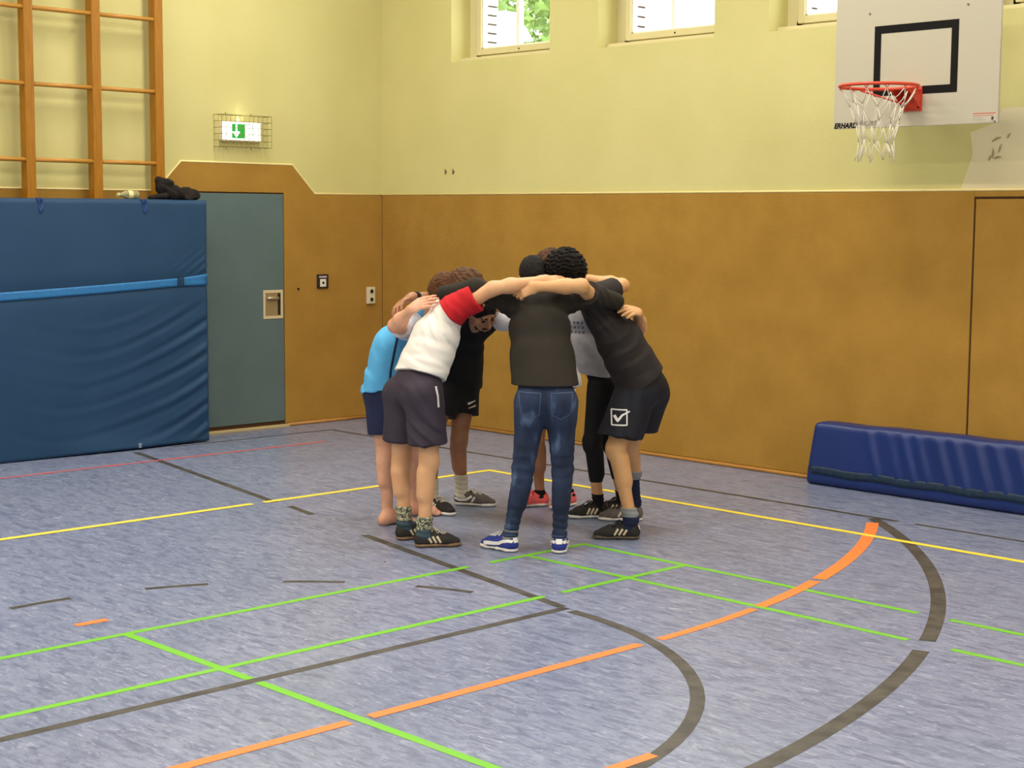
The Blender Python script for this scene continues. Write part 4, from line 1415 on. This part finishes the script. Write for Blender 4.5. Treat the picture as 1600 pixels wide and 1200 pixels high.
        for k, (fr_, gr) in sleeves.items():
            a_, e_, w_ = J['s' + k], J['e' + k], J['w' + k]
            b_ = 0.5 + 0.5 * s.build
            if fr_ <= 1.0:
                end = lerp(a_, e_, fr_); n_ = unit(e_ - a_)
                q = [Seg(lerp(a_, J['neck'], 0.25), lerp(a_, e_, fr_ + 0.12), 0.062 * b_ + gr * 0.6, 0.050 * b_ + gr, k=0.04, clip=((n_, n_ @ end),))]
            else:
                q = [Seg(lerp(a_, J['neck'], 0.25), e_, 0.058 * b_ + gr, 0.043 * b_ + gr, k=0.04), Seg(e_, lerp(e_, w_, fr_ - 1.0), 0.043 * b_ + gr, 0.031 * b_ + gr, k=0.03)]
            SL[k] = q
            if sleeve_mat is None: P += q
        F_ = Field(P, h)
        F_.cut(hem_n, hem_n @ hem)
        for fo in folds: F_.folds(*fo)
        o = sdf_obj(name, F_, material, s.root)
        relax(o, 1)
        if sleeve_mat is not None:
            for k, q in SL.items():
                n_ = unit(J['e' + k] - J['s' + k])
                nr = unit(n_ + unit(J['neck'] - J['chest']) * 0.35)      # raglan seam leans toward the neck
                c0 = J['s' + k] - n_ * 0.035
                FS = Field(P + q, h)
                FS.D -= 0.004
                FS.cut(-nr, -(nr @ c0))
                X, Y, Z = FS.grid((slice(None),) * 3)
                c1 = lerp(J['s' + k], J['e' + k], 0.25 if k == 'R' else 0.5)
                np.maximum(FS.D, (np.sqrt((X - c1[0]) ** 2 + (Y - c1[1]) ** 2 + (Z - c1[2]) ** 2) - 0.17).astype(np.float32), out=FS.D)
                for fo in folds: FS.folds(*fo)
                FS.folds(J['s' + k], unit(n_ + np.array([0, 0, .5])), 0.05, 0.003, 0.12, 0.8, 1)
                sm_ = sleeve_mat[k] if isinstance(sleeve_mat, dict) else sleeve_mat
                relax(sdf_obj('sleeve', FS, sm_, o), 1)
        return o
    def shorts(s, name, material, g, frac, gk=None, folds=(), h=0.0065, top=None, glute=0.0, tilt=0.0, level=0.0, boxy=0.05):
        J, b = s.J, s.build
        gk = g if gk is None else gk
        waist = lerp(J['pel'], J['chest'], 0.30)
        P = [Seg(lerp(J['pel'], J['chest'], -0.12), waist, 0.110 * b + g, 0.100 * b + g, s.hpw, 1.46, 1.42, 0.05)]
        for k in 'LR':
            hip, kn = J['hip' + k], J['k' + k]
            fr_ = frac[k] if isinstance(frac, dict) else frac
            end = lerp(hip, kn, fr_); n_ = unit(unit(kn - hip) - s.toe[k] * tilt)
            n_ = unit(lerp(n_, (0, 0, -1.0), level))
            back = -s.facing; back = unit(back - (back @ n_) * n_)
            P.append(Seg(lerp(hip, J['pel'], 0.3), lerp(hip, kn, fr_ + 0.1), 0.100 * b + g, (0.072 * b + gk), k=0.03, clip=((n_, n_ @ end),)))
            if boxy:
                P.append(Seg(hip + back * boxy + np.array([0, 0, 0.02]), lerp(hip, kn, fr_ + 0.1) + back * boxy, 0.082 * b + glute, 0.068 * b + glute, k=0.05, clip=((n_, n_ @ end),)))
            if glute:
                P.append(Seg(hip + back * 0.035 + np.array([0, 0, 0.02]), hip + back * 0.02 - np.array([0, 0, 0.05]), 0.085 * b + glute, 0.075 * b + glute, k=0.05))
        F_ = Field(P, h)
        if top is not None: F_.cut(unit(J['chest'] - J['pel']), unit(J['chest'] - J['pel']) @ top)
        for fo in folds: F_.folds(*fo)
        o = sdf_obj(name, F_, material, s.root)
        relax(o, 1)
        return o
    def sock(s, k, z0, z1, material, g=0.006, name='sock', parent=None):
        J = s.J
        kn, an = J['k' + k], J['a' + k]
        P = [p for p in s.leg(k, g)[1:3]] + [Seg(an, an * np.array([1, 1, 0]) + s.toe[k] * 0.02 + np.array([0, 0, 0.05]), 0.036 + g, 0.034 + g, k=0.02)]
        F_ = Field(P, 0.005)
        F_.cut(np.array([0, 0, 1.0]), z1); F_.cut(np.array([0, 0, -1.0]), -z0)
        F_.folds(lerp(kn, an, 0.85), (0.1, 0, 1), 0.03, 0.0022, 0.14, 0.5, 1)
        return sdf_obj(name, F_, material, parent or s.root)
    # -- shoes
    def shoe(s, k, upper, sole, style, lace, L=0.285, heel_tab=None):
        a = s.J['a' + k]; t = s.toe[k]; z = np.array([0, 0, 1.0]); sd = np.cross(t, z)
        g = np.array([a[0], a[1], 0]) - t * 0.055
        T = lambda x, y, zz: g + t * (x * L / 0.285) + sd * y + z * zz
        up = [Seg(T(0.045, 0, 0.045), T(0.050, 0, 0.078), 0.037, 0.035, t, 1.15, 1.2, 0.02),
              Seg(T(0.045, 0, 0.04), T(0.19, 0.0, 0.034), 0.035, 0.036, sd, 1.02, 1.22, 0.03),
              Seg(T(0.07, 0, 0.075), T(0.16, 0, 0.052), 0.027, 0.024, sd, 1.1, 1.3, 0.025),
              Seg(T(0.19, 0, 0.034), T(0.245, 0, 0.026), 0.034, 0.024, sd, 1.25, 1.4, 0.03)]
        F_ = Field(up, 0.004)
        F_.cut(np.array([0, 0, -1.0]), -0.020); F_.cut(np.array([0, 0, 1.0]), 0.096)
        F_.cut(unit(-t * 0.0 + z), 0.096)
        F_.subtract(Seg(T(0.052, 0, 0.088), T(0.052, 0, 0.15), 0.030, 0.034, t, 1.25, 1.25), 0.006)
        o = sdf_obj('shoe', F_, upper, s.root)
        relax(o, 1)
        so = [Seg(T(0.042, 0, 0.013), T(0.12, 0, 0.013), 0.014, 0.014, sd, 2.85, 2.9, 0.01), Seg(T(0.12, 0, 0.013), T(0.20, 0, 0.013), 0.014, 0.014, sd, 2.9, 3.45, 0.01),
              Seg(T(0.20, 0, 0.013), T(0.252, 0, 0.014), 0.014, 0.014, sd, 3.45, 2.2, 0.01),
              Ell(T(0.046, 0, 0.013), (0.046, 0.042, 0.015), np.array([t, sd, z]), 0.01), Ell(T(0.215, 0, 0.013), (0.062, 0.048, 0.015), np.array([t, sd, z]), 0.01)]
        FS = Field(so, 0.004)
        FS.cut(np.array([0, 0, -1.0]), -0.001); FS.cut(np.array([0, 0, 1.0]), 0.027)
        sdf_obj('sole', FS, sole, o)
        bv = bvh_of(o)
        for side in (1, -1):
            su, sv_, = (t, z) if side == 1 else (-t, z)
            # u x v must point outward: t x z = sd-ish
            nd = np.cross(su, sv_)
            org = g.copy()
            sx = 1 if side == 1 else -1
            if style == 'stripes':
                for i in range(3):
                    x0 = 0.096 + 0.026 * i
                    decal('stripe', bv, [(sx * x0 * L / 0.285, 0.029), (sx * (x0 - 0.022) * L / 0.285, 0.066)], 0.0125, org, su, sv_, CL['leather_cream'], o)
            elif style == 'formstrip':
                decal('form_strip', bv, [(sx * q * L / 0.285, w) for q, w in ((0.215, 0.033), (0.18, 0.040), (0.14, 0.041), (0.10, 0.046), (0.07, 0.060), (0.03, 0.068), (0.008, 0.066))], [0.022, 0.016], org, su, sv_, CL['leather_white'], o)
            elif style == 'chevron':
                decal('chevron', bv, [(sx * q * L / 0.285, w) for q, w in ((0.012, 0.052), (0.05, 0.040), (0.085, 0.042), (0.125, 0.066))], [0.012, 0.016], org, su, sv_, CL['leather_white'], o)
                decal('chevron', bv, [(sx * 0.125 * L / 0.285, 0.029), (sx * 0.145 * L / 0.285, 0.062)], 0.013, org, su, sv_, CL['leather_white'], o)
        if heel_tab is not None:
            decal('heel_tab', bv, [(0, 0.058), (0, 0.092)], 0.034, g + t * 0.02, sd, z, heel_tab, o)
        if style in ('stripes', 'formstrip', 'chevron', 'plain'):
            lb = MB()
            for i in range(5):
                x = 0.105 + 0.019 * i
                pts = []
                for y in (-0.024, -0.012, 0, 0.012, 0.024):
                    yy = y * (1.0)
                    w3 = T(x + (0.006 if i % 2 else -0.006) * y / 0.024, yy, 0.2)
                    hit = bv.ray_cast(Vector(w3), Vector((0, 0, -1)), 0.3)
                    if hit[0]: pts.append(hit[0] + Vector((0, 0, 0.003)))
                if len(pts) > 2: lb.tube(pts, 0.0032, 5)
            # bow
            hit = bv.ray_cast(Vector(T(0.105, 0, 0.2)), Vector((0, 0, -1)), 0.3)
            if hit[0]:
                c = np.array(hit[0]) + z * 0.006
                for q in (-1, 1):
                    lb.tube([c, c + sd * q * 0.022 + t * 0.012 + z * 0.008, c + sd * q * 0.036 + t * 0.03 - z * 0.004, c + sd * q * 0.024 + t * 0.034 - z * 0.002, c], 0.0026, 5)
                    lb.tube([c, c + sd * q * 0.03 + t * 0.028 - z * 0.004, c + sd * q * 0.040 + t * 0.055 - z * 0.022], 0.0026, 5)
            lb.build('laces', lace, o, smooth=True)
        return o

Zd = np.array([0, 0, -1.0])
def spine(p): return unit(p.J['chest'] - p.J['pel'])
def long_legs(p, name, material, g, zcut, folds=(), extra=()):
    J, b = p.J, p.build
    P = [Seg(lerp(J['pel'], J['chest'], -0.12), lerp(J['pel'], J['chest'], 0.28), 0.106 * b + g, 0.098 * b + g, p.hpw, 1.46, 1.42, 0.05)]
    for k in 'LR':
        back = -p.facing; back = unit(back * np.array([1, 1, 0]))
        P += p.leg(k, g)
        P.append(Seg(J['hip' + k] + back * 0.034 + np.array([0, 0, 0.03]), J['hip' + k] + back * 0.02 - np.array([0, 0, 0.05]), 0.082 * b + g, 0.074 * b + g, k=0.05))
        P.append(Seg(J['a' + k], J['a' + k] - np.array([0, 0, 0.02]), 0.040 * b + g, 0.040 * b + g, k=0.03))
    F_ = Field(P, 0.006)
    F_.cut(Zd, -zcut)
    F_.cut(spine(p), spine(p) @ (lerp(J['pel'], J['chest'], 0.32)))
    for fo in folds: F_.folds(*fo)
    o = sdf_obj(name, F_, material, p.root)
    relax(o, 1)
    return o

# ---------------- A: jeans, seen from behind
A = Person('A', 'person seen from behind in charcoal long-sleeved top, blue jeans and blue shoes', SK['warm'], 0.965,
           face=(0, 1, -0.2), toesL=(-0.72, 0.70, 0), toesR=(0.06, 1, 0), look=(0.0, 0.75, -0.65))
A.make_body(A.hand('L', Hd((0.2, 0.6, -0.7))) + A.hand('R', Hd((-0.4, 0.3, -0.8))))
A.make_hair(HAIR['black'], 'short')
top = A.shirt('long_sleeved_top', CL['charcoal_knit'], 0.004, 0.013, np.array([0, 0, 0.952]), Zd, {'L': (1.98, 0.017), 'R': (1.98, 0.019)},
        folds=[(A.J['chest'] + np.array([0, 0, -0.18]), Hd((0.6, 0, 0.9)), 0.075, 0.0022, 0.16, 0.8, 1), (A.J['sR'], Hd((1, 0, 0.4)), 0.05, 0.004, 0.12, 0.7, 2),
               (A.J['sL'], Hd((-1, 0, 0.5)), 0.05, 0.004, 0.12, 0.7, 3), (A.J['eR'], Hd((1, 0.2, 0.6)), 0.04, 0.004, 0.12, 0.8, 4)])
jeans = long_legs(A, 'jeans', CL['denim'], 0.006, 0.088,
        folds=[(A.J['kL'] + np.array([0, 0, 0.03]), (0.15, 0, 1), 0.06, 0.0028, 0.13, 1.6, 1), (A.J['kR'] + np.array([0, 0, 0.03]), (-0.15, 0, 1), 0.058, 0.0028, 0.13, 1.6, 2),
               (A.J['aL'] + np.array([0, 0, 0.07]), (0, 0.1, 1), 0.042, 0.003, 0.10, 1.5, 3), (A.J['aR'] + np.array([0, 0, 0.07]), (0, 0.1, 1), 0.042, 0.003, 0.10, 1.5, 4)])
bv = bvh_of(jeans)
u_, v_ = H_RT, np.array([0, 0, 1.0])
o_ = A.J['pel']
PK = [(-0.150, 0.0), (-0.028, -0.004), (-0.036, -0.125), (-0.085, -0.150), (-0.138, -0.120)]
for sg in (1, -1):
    pts = [(sg * x, z) for x, z in PK]
    decal('pocket', bv, pts, 0.005, o_, u_, v_, CL['seam'], jeans, closed=True)
decal('waistband', bv, [(-0.16, 0.028), (0.16, 0.028)], 0.004, o_, u_, v_, CL['seam'], jeans)
decal('belt_loop', bv, [(0.0, 0.02), (0.0, 0.055)], 0.010, o_, u_, v_, CL['seam'], jeans)
decal('seam', bv, [(0.0, 0.02), (0.003, -0.13)], 0.005, o_, u_, v_, CL['seam_dark'], jeans)
for k in 'LR':
    q = A.J['a' + k]
    decal('hem_stitch', bv, [(-0.05, 0), (0.05, 0)], 0.004, q + np.array([0, 0, 0.100 - q[2]]), u_, v_, CL['seam'], jeans)
    A.sock(k, 0.045, 0.135, CL['sock_grey'], 0.004)
    A.shoe(k, CL['suede_blue'], CL['rubber_white'], 'formstrip', CL['leather_white'], heel_tab=CL['leather_white'])
mesh_tag = MB()
cpos = A.J['pel'] + H_RT * 0.165 - H_FW * 0.03 + np.array([0, 0, -0.045])
mesh_tag.tube([cpos + np.array([0, 0, 0.06]), cpos + np.array([0, 0, 0.012])], 0.003, 6)
mesh_tag.tube([cpos + np.array([0, 0, 0.016]), cpos, cpos - np.array([0, 0, 0.014])], [0.006, 0.011, 0.006], 8)
mesh_tag.build('key_fob', CL['print_white'], A.root, smooth=True)

# ---------------- B: white polo with red sleeves
B = Person('B', 'person in white polo shirt with red sleeves and navy-grey shorts', SK['light'], 0.98,
           face=(1, 0.25, -0.4), toesL=(1, 0.45, 0), toesR=(1, 0.22, 0), look=(0.85, 0.15, -0.5))
B.make_body(B.hand('L', Hd((0.2, 0.2, -1))) + B.hand('R', Hd((0.0, 0.8, -0.5)), (0.15, 0.2, 0.2)))
B.make_hair(HAIR['brown'], 'wavy', extra=[Ell(B.hl(0, -0.09, 0.035), (0.05, 0.045, 0.05), np.array(B.head_frame()), 0.03)])
hem = lerp(B.J['pel'], B.J['chest'], 0.20)
polo = B.shirt('polo_shirt', CL['white'], 0.010, 0.016, hem, unit(-spine(B) + Hd((0.25, 0, 0)) * 0.12), {'L': (0.5, 0.024), 'R': (0.56, 0.030)}, sleeve_mat=CL['red'],
        folds=[(B.J['chest'] + np.array([0, 0, -0.06]) - H_FW * 0.1, Hd((0.35, 0.1, 1)), 0.10, 0.0055, 0.17, 0.9, 1), (B.J['sR'] + np.array([0, 0, -0.08]) - H_RT * 0.05, Hd((0.9, 0, 0.5)), 0.06, 0.005, 0.13, 0.7, 2),
               (lerp(B.J['pel'], B.J['chest'], 0.4) - H_FW * 0.1, Hd((0.3, 0, 1)), 0.07, 0.004, 0.13, 0.9, 3)])
sh = B.shorts('shorts', CL['navy_grey'], 0.014, {'L': 0.64, 'R': 0.70}, 0.042, glute=0.004, boxy=0.022,
        folds=[(B.J['hipR'] + np.array([0, 0, -0.18]) - H_FW * 0.08, Hd((0.7, 0, 0.8)), 0.08, 0.006, 0.13, 1.0, 1), (B.J['hipR'] + H_RT * -0.05, Hd((1, 0, 0.6)), 0.07, 0.005, 0.12, 0.9, 2)])
bv = bvh_of(sh)
decal('side_stripe', bv, [(0.050, 0.005), (0.062, -0.05), (0.066, -0.115)], 0.010, B.J['hipR'] + np.array([0, 0, 0.07]), H_RT, v_, CL['print_white'], sh)
for k, z1, z2 in (('L', 0.118, 0.200), ('R', 0.108, 0.178)):
    sk = B.sock(k, 0.04, z1, CL['sock_teal'], 0.008)
    B.sock(k, z1 - 0.004, z2, CL['sock_pattern'], 0.010, 'cuff', sk)
    B.shoe(k, CL['suede_black'], CL['gum'], 'stripes', CL['lace_white'])

# ---------------- C: light blue shirt, barefoot
Cc = Person('C', 'barefoot person in light blue shirt and navy shorts, partly behind the white polo', SK['pink'], 0.94,
            face=(1, 0.1, -0.4), toesL=(1, 0.1, 0), toesR=(0.75, 0.65, 0), look=(0.9, -0.1, -0.5))
Cc.foot_in = {'L': 1, 'R': -1}
Cc.make_body(Cc.hand('R', Hd((0.25, 0.75, -0.6)), (0.16, 0.22, 0.2), 0.045, thumb=-1, size=0.95) + Cc.hand('L', Hd((0.2, 0, -1))), feet='LR')
Cc.make_hair(HAIR['brown'], 'wavy')
sky = Cc.shirt('t_shirt', CL['sky'], 0.008, 0.012, np.array([0, 0, 0.768]), unit(Zd + Hd((0.2, 0, 0)) * 0.15), {'R': (0.50, 0.016), 'L': (0.7, 0.02)}, sleeve_mat=CL['pale_trim'], drop=0.14,
        folds=[(Cc.J['chest'] + np.array([0, 0, -0.15]) - H_RT * 0.1, Hd((0.8, 0, 0.35)), 0.09, 0.006, 0.2, 0.8, 1)])
bv = bvh_of(sky)
decal('side_stripe', bv, [(0.0, 0.0), (-0.025, -0.12), (-0.045, -0.22), (-0.055, -0.34)], 0.014, lerp(Cc.J['chest'], Cc.J['sR'], 0.4) + H_RT * -0.005 + np.array([0, 0, 0.03]), H_RT, v_, CL['navy'], sky)
Cc.shorts('shorts', CL['navy'], 0.012, 0.64, 0.03, glute=0.0, boxy=0.0)

# ---------------- D: black clothes, face visible
D_ = Person('D', 'person in black t-shirt and black shorts looking down behind the white polo', SK['tan'], 0.96,
            face=(0.6, -0.7, -0.4), toesL=(1, -0.25, 0), toesR=(0.6, -0.75, 0), look=(0.42, -0.62, -0.62))
D_.make_body(D_.hand('R', Hd((0.45, 0.0, -0.9)), (0.42, 0.35, 0.25), 0.05, thumb=1) + D_.hand('L', Hd((0, 0, -1))))
D_.make_hair(HAIR['black'], 'short')
fr = np.array(D_.head_frame())
FB = Field([Seg(D_.hl(-0.045, 0.05, -0.075), D_.hl(0, 0.078, -0.105), 0.0185, 0.019, k=0.02), Seg(D_.hl(0.045, 0.05, -0.075), D_.hl(0, 0.078, -0.105), 0.0185, 0.019, k=0.02),
            Seg(D_.hl(-0.026, 0.089, -0.062), D_.hl(0, 0.098, -0.053), 0.0065, 0.0065, k=0.01), Seg(D_.hl(0.026, 0.089, -0.062), D_.hl(0, 0.098, -0.053), 0.0065, 0.0065, k=0.01)], 0.004)
FB.rough(0.001, 0.012)
sdf_obj('beard', FB, HAIR['black'], D_.root)
FB = Field([Seg(D_.hl(q * 0.016, 0.093, 0.024), D_.hl(q * 0.048, 0.080, 0.024), 0.0052, 0.004, k=0.002) for q in (-1, 1)], 0.003)
sdf_obj('eyebrows', FB, HAIR['black'], D_.root)
D_.shirt('t_shirt', CL['black'], 0.008, 0.014, D_.J['pel'] + np.array([0, 0, -0.07]), Zd, {'R': (0.7, 0.015), 'L': (0.7, 0.015)}, drop=0.10)
bsh = D_.shorts('shorts', CL['black'], 0.016, 0.50, 0.045, boxy=0.0)
bv = bvh_of(bsh)
og = lerp(D_.J['hipL'], D_.J['kL'], 0.30) + H_RT * 0.055
decal('logo', bv, [(-0.02, 0.010), (0.028, 0.028)], [0.014, 0.004], og, H_RT, v_, CL['print_white'], bsh)
decal('logo', bv, [(-0.015, -0.018), (0.03, -0.004)], [0.005, 0.012], og, H_RT, v_, CL['leather_cream'], bsh)
for k in 'LR':
    D_.sock(k, 0.045, 0.205, CL['sock_white'], 0.007)
    D_.shoe(k, CL['suede_black'] if k == 'R' else CL['grey_suede'], CL['rubber_white'], 'chevron', CL['lace_white'], L=0.30)

# ---------------- E: coral shoes, behind the jeans
E_ = Person('E', 'person in off-white t-shirt and coral shoes hidden behind the jeans wearer', SK['tan'], 0.88,
            face=(-0.2, -1, -0.4), toesL=(-1, -0.30, 0), toesR=(-0.55, -0.8, 0), look=(0, -0.7, -0.7))
E_.make_body(E_.hand('L', Hd((0.2, 0, -1))) + E_.hand('R', Hd((-0.2, 0, -1))))
E_.make_hair(HAIR['auburn'], 'wavy')
E_.shirt('t_shirt', CL['offwhite'], 0.008, 0.022, E_.J['pel'] + np.array([0, 0, -0.06]), Zd, {'L': (1.8, 0.024), 'R': (0.7, 0.02)}, drop=0.12)
E_.shorts('shorts', CL['grey_short'], 0.010, 0.34, 0.03, boxy=0.0)
for k in 'LR':
    E_.sock(k, 0.045, 0.112, CL['sock_black'], 0.004)
    E_.shoe(k, CL['coral'], CL['rubber_white'], 'plain', CL['coral'], L=0.262)

# ---------------- F: grey-white t-shirt, black leggings
Fp = Person('F', 'person in grey-white t-shirt and black leggings between the jeans and the black shorts', SK['warm'], 0.90,
            face=(-1, -0.1, -0.4), toesL=(-1, -0.10, 0), toesR=(-1, 0.15, 0), look=(-0.85, -0.1, -0.55))
Fp.make_body(Fp.hand('L', Hd((-0.15, 0.7, -0.7)), (0.2, 0.25, 0.2), 0.08, thumb=1) + Fp.hand('R', Hd((0, 0, -1))))
Fp.make_hair(HAIR['auburn'], 'wavy')
tee = Fp.shirt('t_shirt', CL['grey_white'], 0.008, 0.016, Fp.J['pel'] + np.array([0, 0, 0.015]), unit(Zd + Hd((-1, 0, 0)) * 0.12), {'L': (0.5, 0.02), 'R': (0.6, 0.02)}, drop=0.10,
        folds=[(Fp.J['chest'] - H_FW * 0.1, Hd((0.6, 0, 0.8)), 0.08, 0.004, 0.15, 0.8, 1)])
bv = bvh_of(tee)
og = lerp(Fp.J['chest'], Fp.J['neck'], 0.40) + H_RT * -0.035
for row, (zz, wd) in enumerate(((0.03, 0.05), (0.0, 0.075), (-0.03, 0.06))):
    for q in range(4):
        x = -0.035 + q * 0.023 + row * 0.006
        decal('print', bv, [(x, zz - 0.008), (x + 0.003 * (q % 2), zz + 0.008)], 0.008 + 0.003 * ((q * 7 + row) % 3), og, H_RT, v_, CL['print_grey'], tee)
long_legs(Fp, 'leggings', CL['black_legging'], 0.004, 0.235)
for k in 'LR':
    Fp.sock(k, 0.045, 0.155, CL['sock_black'], 0.004)
    Fp.shoe(k, CL['suede_black'], CL['rubber_white'], 'stripes', CL['lace_black'], L=0.268, heel_tab=CL['mauve'])

# ---------------- G: dark t-shirt, black shorts with tick logo
G = Person('G', 'person bending forward in washed black t-shirt and black shorts with white tick logo', SK['warm'], 1.0,
           face=(-1, 0.05, -0.5), toesL=(-1, 0.06, 0), toesR=(-1, 0.1, 0), look=(-0.85, 0.1, -0.5))
G.make_body(G.hand('L', Hd((0.0, 0.9, -0.35)), (0.45, 0.65, 0.5), 0.02, thumb=1) + G.hand('R', Hd((0, 0, -1))))
G.make_hair(HAIR['dark'], 'curly')
G.shirt('t_shirt', CL['dark_tee'], 0.010, 0.020, G.J['pel'] + spine(G) * 0.012, unit(-spine(G) + Hd((1, 0, 0)) * 0.05), {'L': (0.60, 0.024), 'R': (0.62, 0.022)}, drop=0.09, flare=1.16,
        folds=[(G.J['chest'] - H_FW * 0.12, Hd((0.7, 0, -0.9)), 0.11, 0.006, 0.2, 0.9, 1), (G.J['sL'] + np.array([0, 0, -0.03]), Hd((0.8, 0, 0.6)), 0.05, 0.005, 0.13, 0.8, 2)])
gs = G.shorts('shorts', CL['short_black'], 0.020, {'L': 0.74, 'R': 0.60}, 0.060, glute=0.0, tilt=0.0, level=0.6, boxy=0.045,
        folds=[(G.J['hipL'] + np.array([0, 0, -0.1]) - H_FW * 0.1, Hd((1, 0, -0.15)), 0.11, 0.005, 0.18, 0.6, 1)])
bv = bvh_of(gs)
og = lerp(G.J['hipL'], G.J['kL'], 0.33) + H_RT * -0.045
decal('logo_box', bv, [(-0.045, 0.042), (0.042, 0.042), (0.042, -0.045), (-0.045, -0.045)], 0.008, og, H_RT, v_, CL['print_white'], gs, closed=True)
decal('logo_tick', bv, [(-0.030, 0.010), (-0.012, -0.022), (0.015, 0.012), (0.060, 0.034)], [0.018, 0.007], og, H_RT, v_, CL['print_white'], gs)
sk = G.sock('L', 0.045, 0.140, CL['sock_navy'], 0.009); G.sock('L', 0.136, 0.185, CL['sock_grey'], 0.012, 'cuff', sk)
sk = G.sock('R', 0.045, 0.285, CL['sock_navy'], 0.006); G.sock('R', 0.281, 0.335, CL['sock_grey'], 0.008, 'cuff', sk)
G.shoe('L', CL['suede_black'], CL['rubber_dark'], 'stripes', CL['lace_black'], L=0.295, heel_tab=CL['leather_white'])
G.shoe('R', CL['grey_suede'], CL['rubber_white'], 'stripes', CL['lace_black'], L=0.295, heel_tab=CL['mauve'])

# ---------------- D's wristband
q0, q1 = lerp(D_.J['wR'], D_.J['eR'], 0.02), lerp(D_.J['wR'], D_.J['eR'], 0.16)
MB().tube([q0, lerp(q0, q1, 0.5), q1], [0.031, 0.033, 0.033], 16).build('wristband', CL['black'], D_.root, smooth=True)

# ---------------- the jacket on the mat
jp = lambda y, x, z: np.array([x, y, MT + z])
JF = Field([Seg(jp(-2.50, 0.30, 0.040), jp(-2.27, 0.30, 0.034), 0.055, 0.045, (1, 0, 0), 1.7, 1.6, 0.03),
            Seg(jp(-2.56, 0.30, 0.09), jp(-2.44, 0.30, 0.085), 0.050, 0.040, (1, 0, 0), 1.3, 1.2, 0.03),
            Seg(jp(-2.43, 0.30, 0.08), jp(-2.36, 0.32, 0.055), 0.035, 0.03, k=0.03),
            Seg(jp(-2.34, 0.31, 0.07), jp(-2.27, 0.31, 0.05), 0.042, 0.045, (1, 0, 0), 1.3, 1.2, 0.02)], 0.006)
JF.folds(jp(-2.42, 0.36, 0.06), (0.2, 0.5, 0.9), 0.075, 0.010, 0.16, 2.2, 1)
JF.folds(jp(-2.30, 0.36, 0.05), (0.0, -0.6, 0.8), 0.06, 0.005, 0.10, 2.4, 2)
JF.cut(np.array([0, 0, -1.0]), -(MT + 0.002))
relax(sdf_obj('body', JF, M['bag'], jacket_root), 1)
JF = Field([Seg(jp(-2.595, 0.30, 0.165), jp(-2.54, 0.30, 0.125), 0.022, 0.045, (1, 0, 0), 1.2, 1.3, 0.03), Seg(jp(-2.54, 0.30, 0.125), jp(-2.50, 0.30, 0.12), 0.045, 0.05, k=0.03),
            Seg(jp(-2.60, 0.30, 0.15), jp(-2.585, 0.30, 0.095), 0.020, 0.03, k=0.03)], 0.006)
JF.folds(jp(-2.55, 0.36, 0.13), (0, 0.5, 0.9), 0.06, 0.005, 0.1, 2.4, 3)
relax(sdf_obj('hood', JF, M['bag'], jacket_root), 1)
JF = Field([Seg(jp(-2.69, 0.33, 0.016), jp(-2.56, 0.33, 0.030), 0.015, 0.032, (1, 0, 0), 1.8, 1.6, 0.02)], 0.005)
JF.folds(jp(-2.62, 0.36, 0.02), (0, 1, 0.2), 0.03, 0.003, 0.08, 0.9, 3)
JF.cut(np.array([0, 0, -1.0]), -(MT + 0.002))
relax(sdf_obj('sleeve', JF, M['bag'], jacket_root), 1)
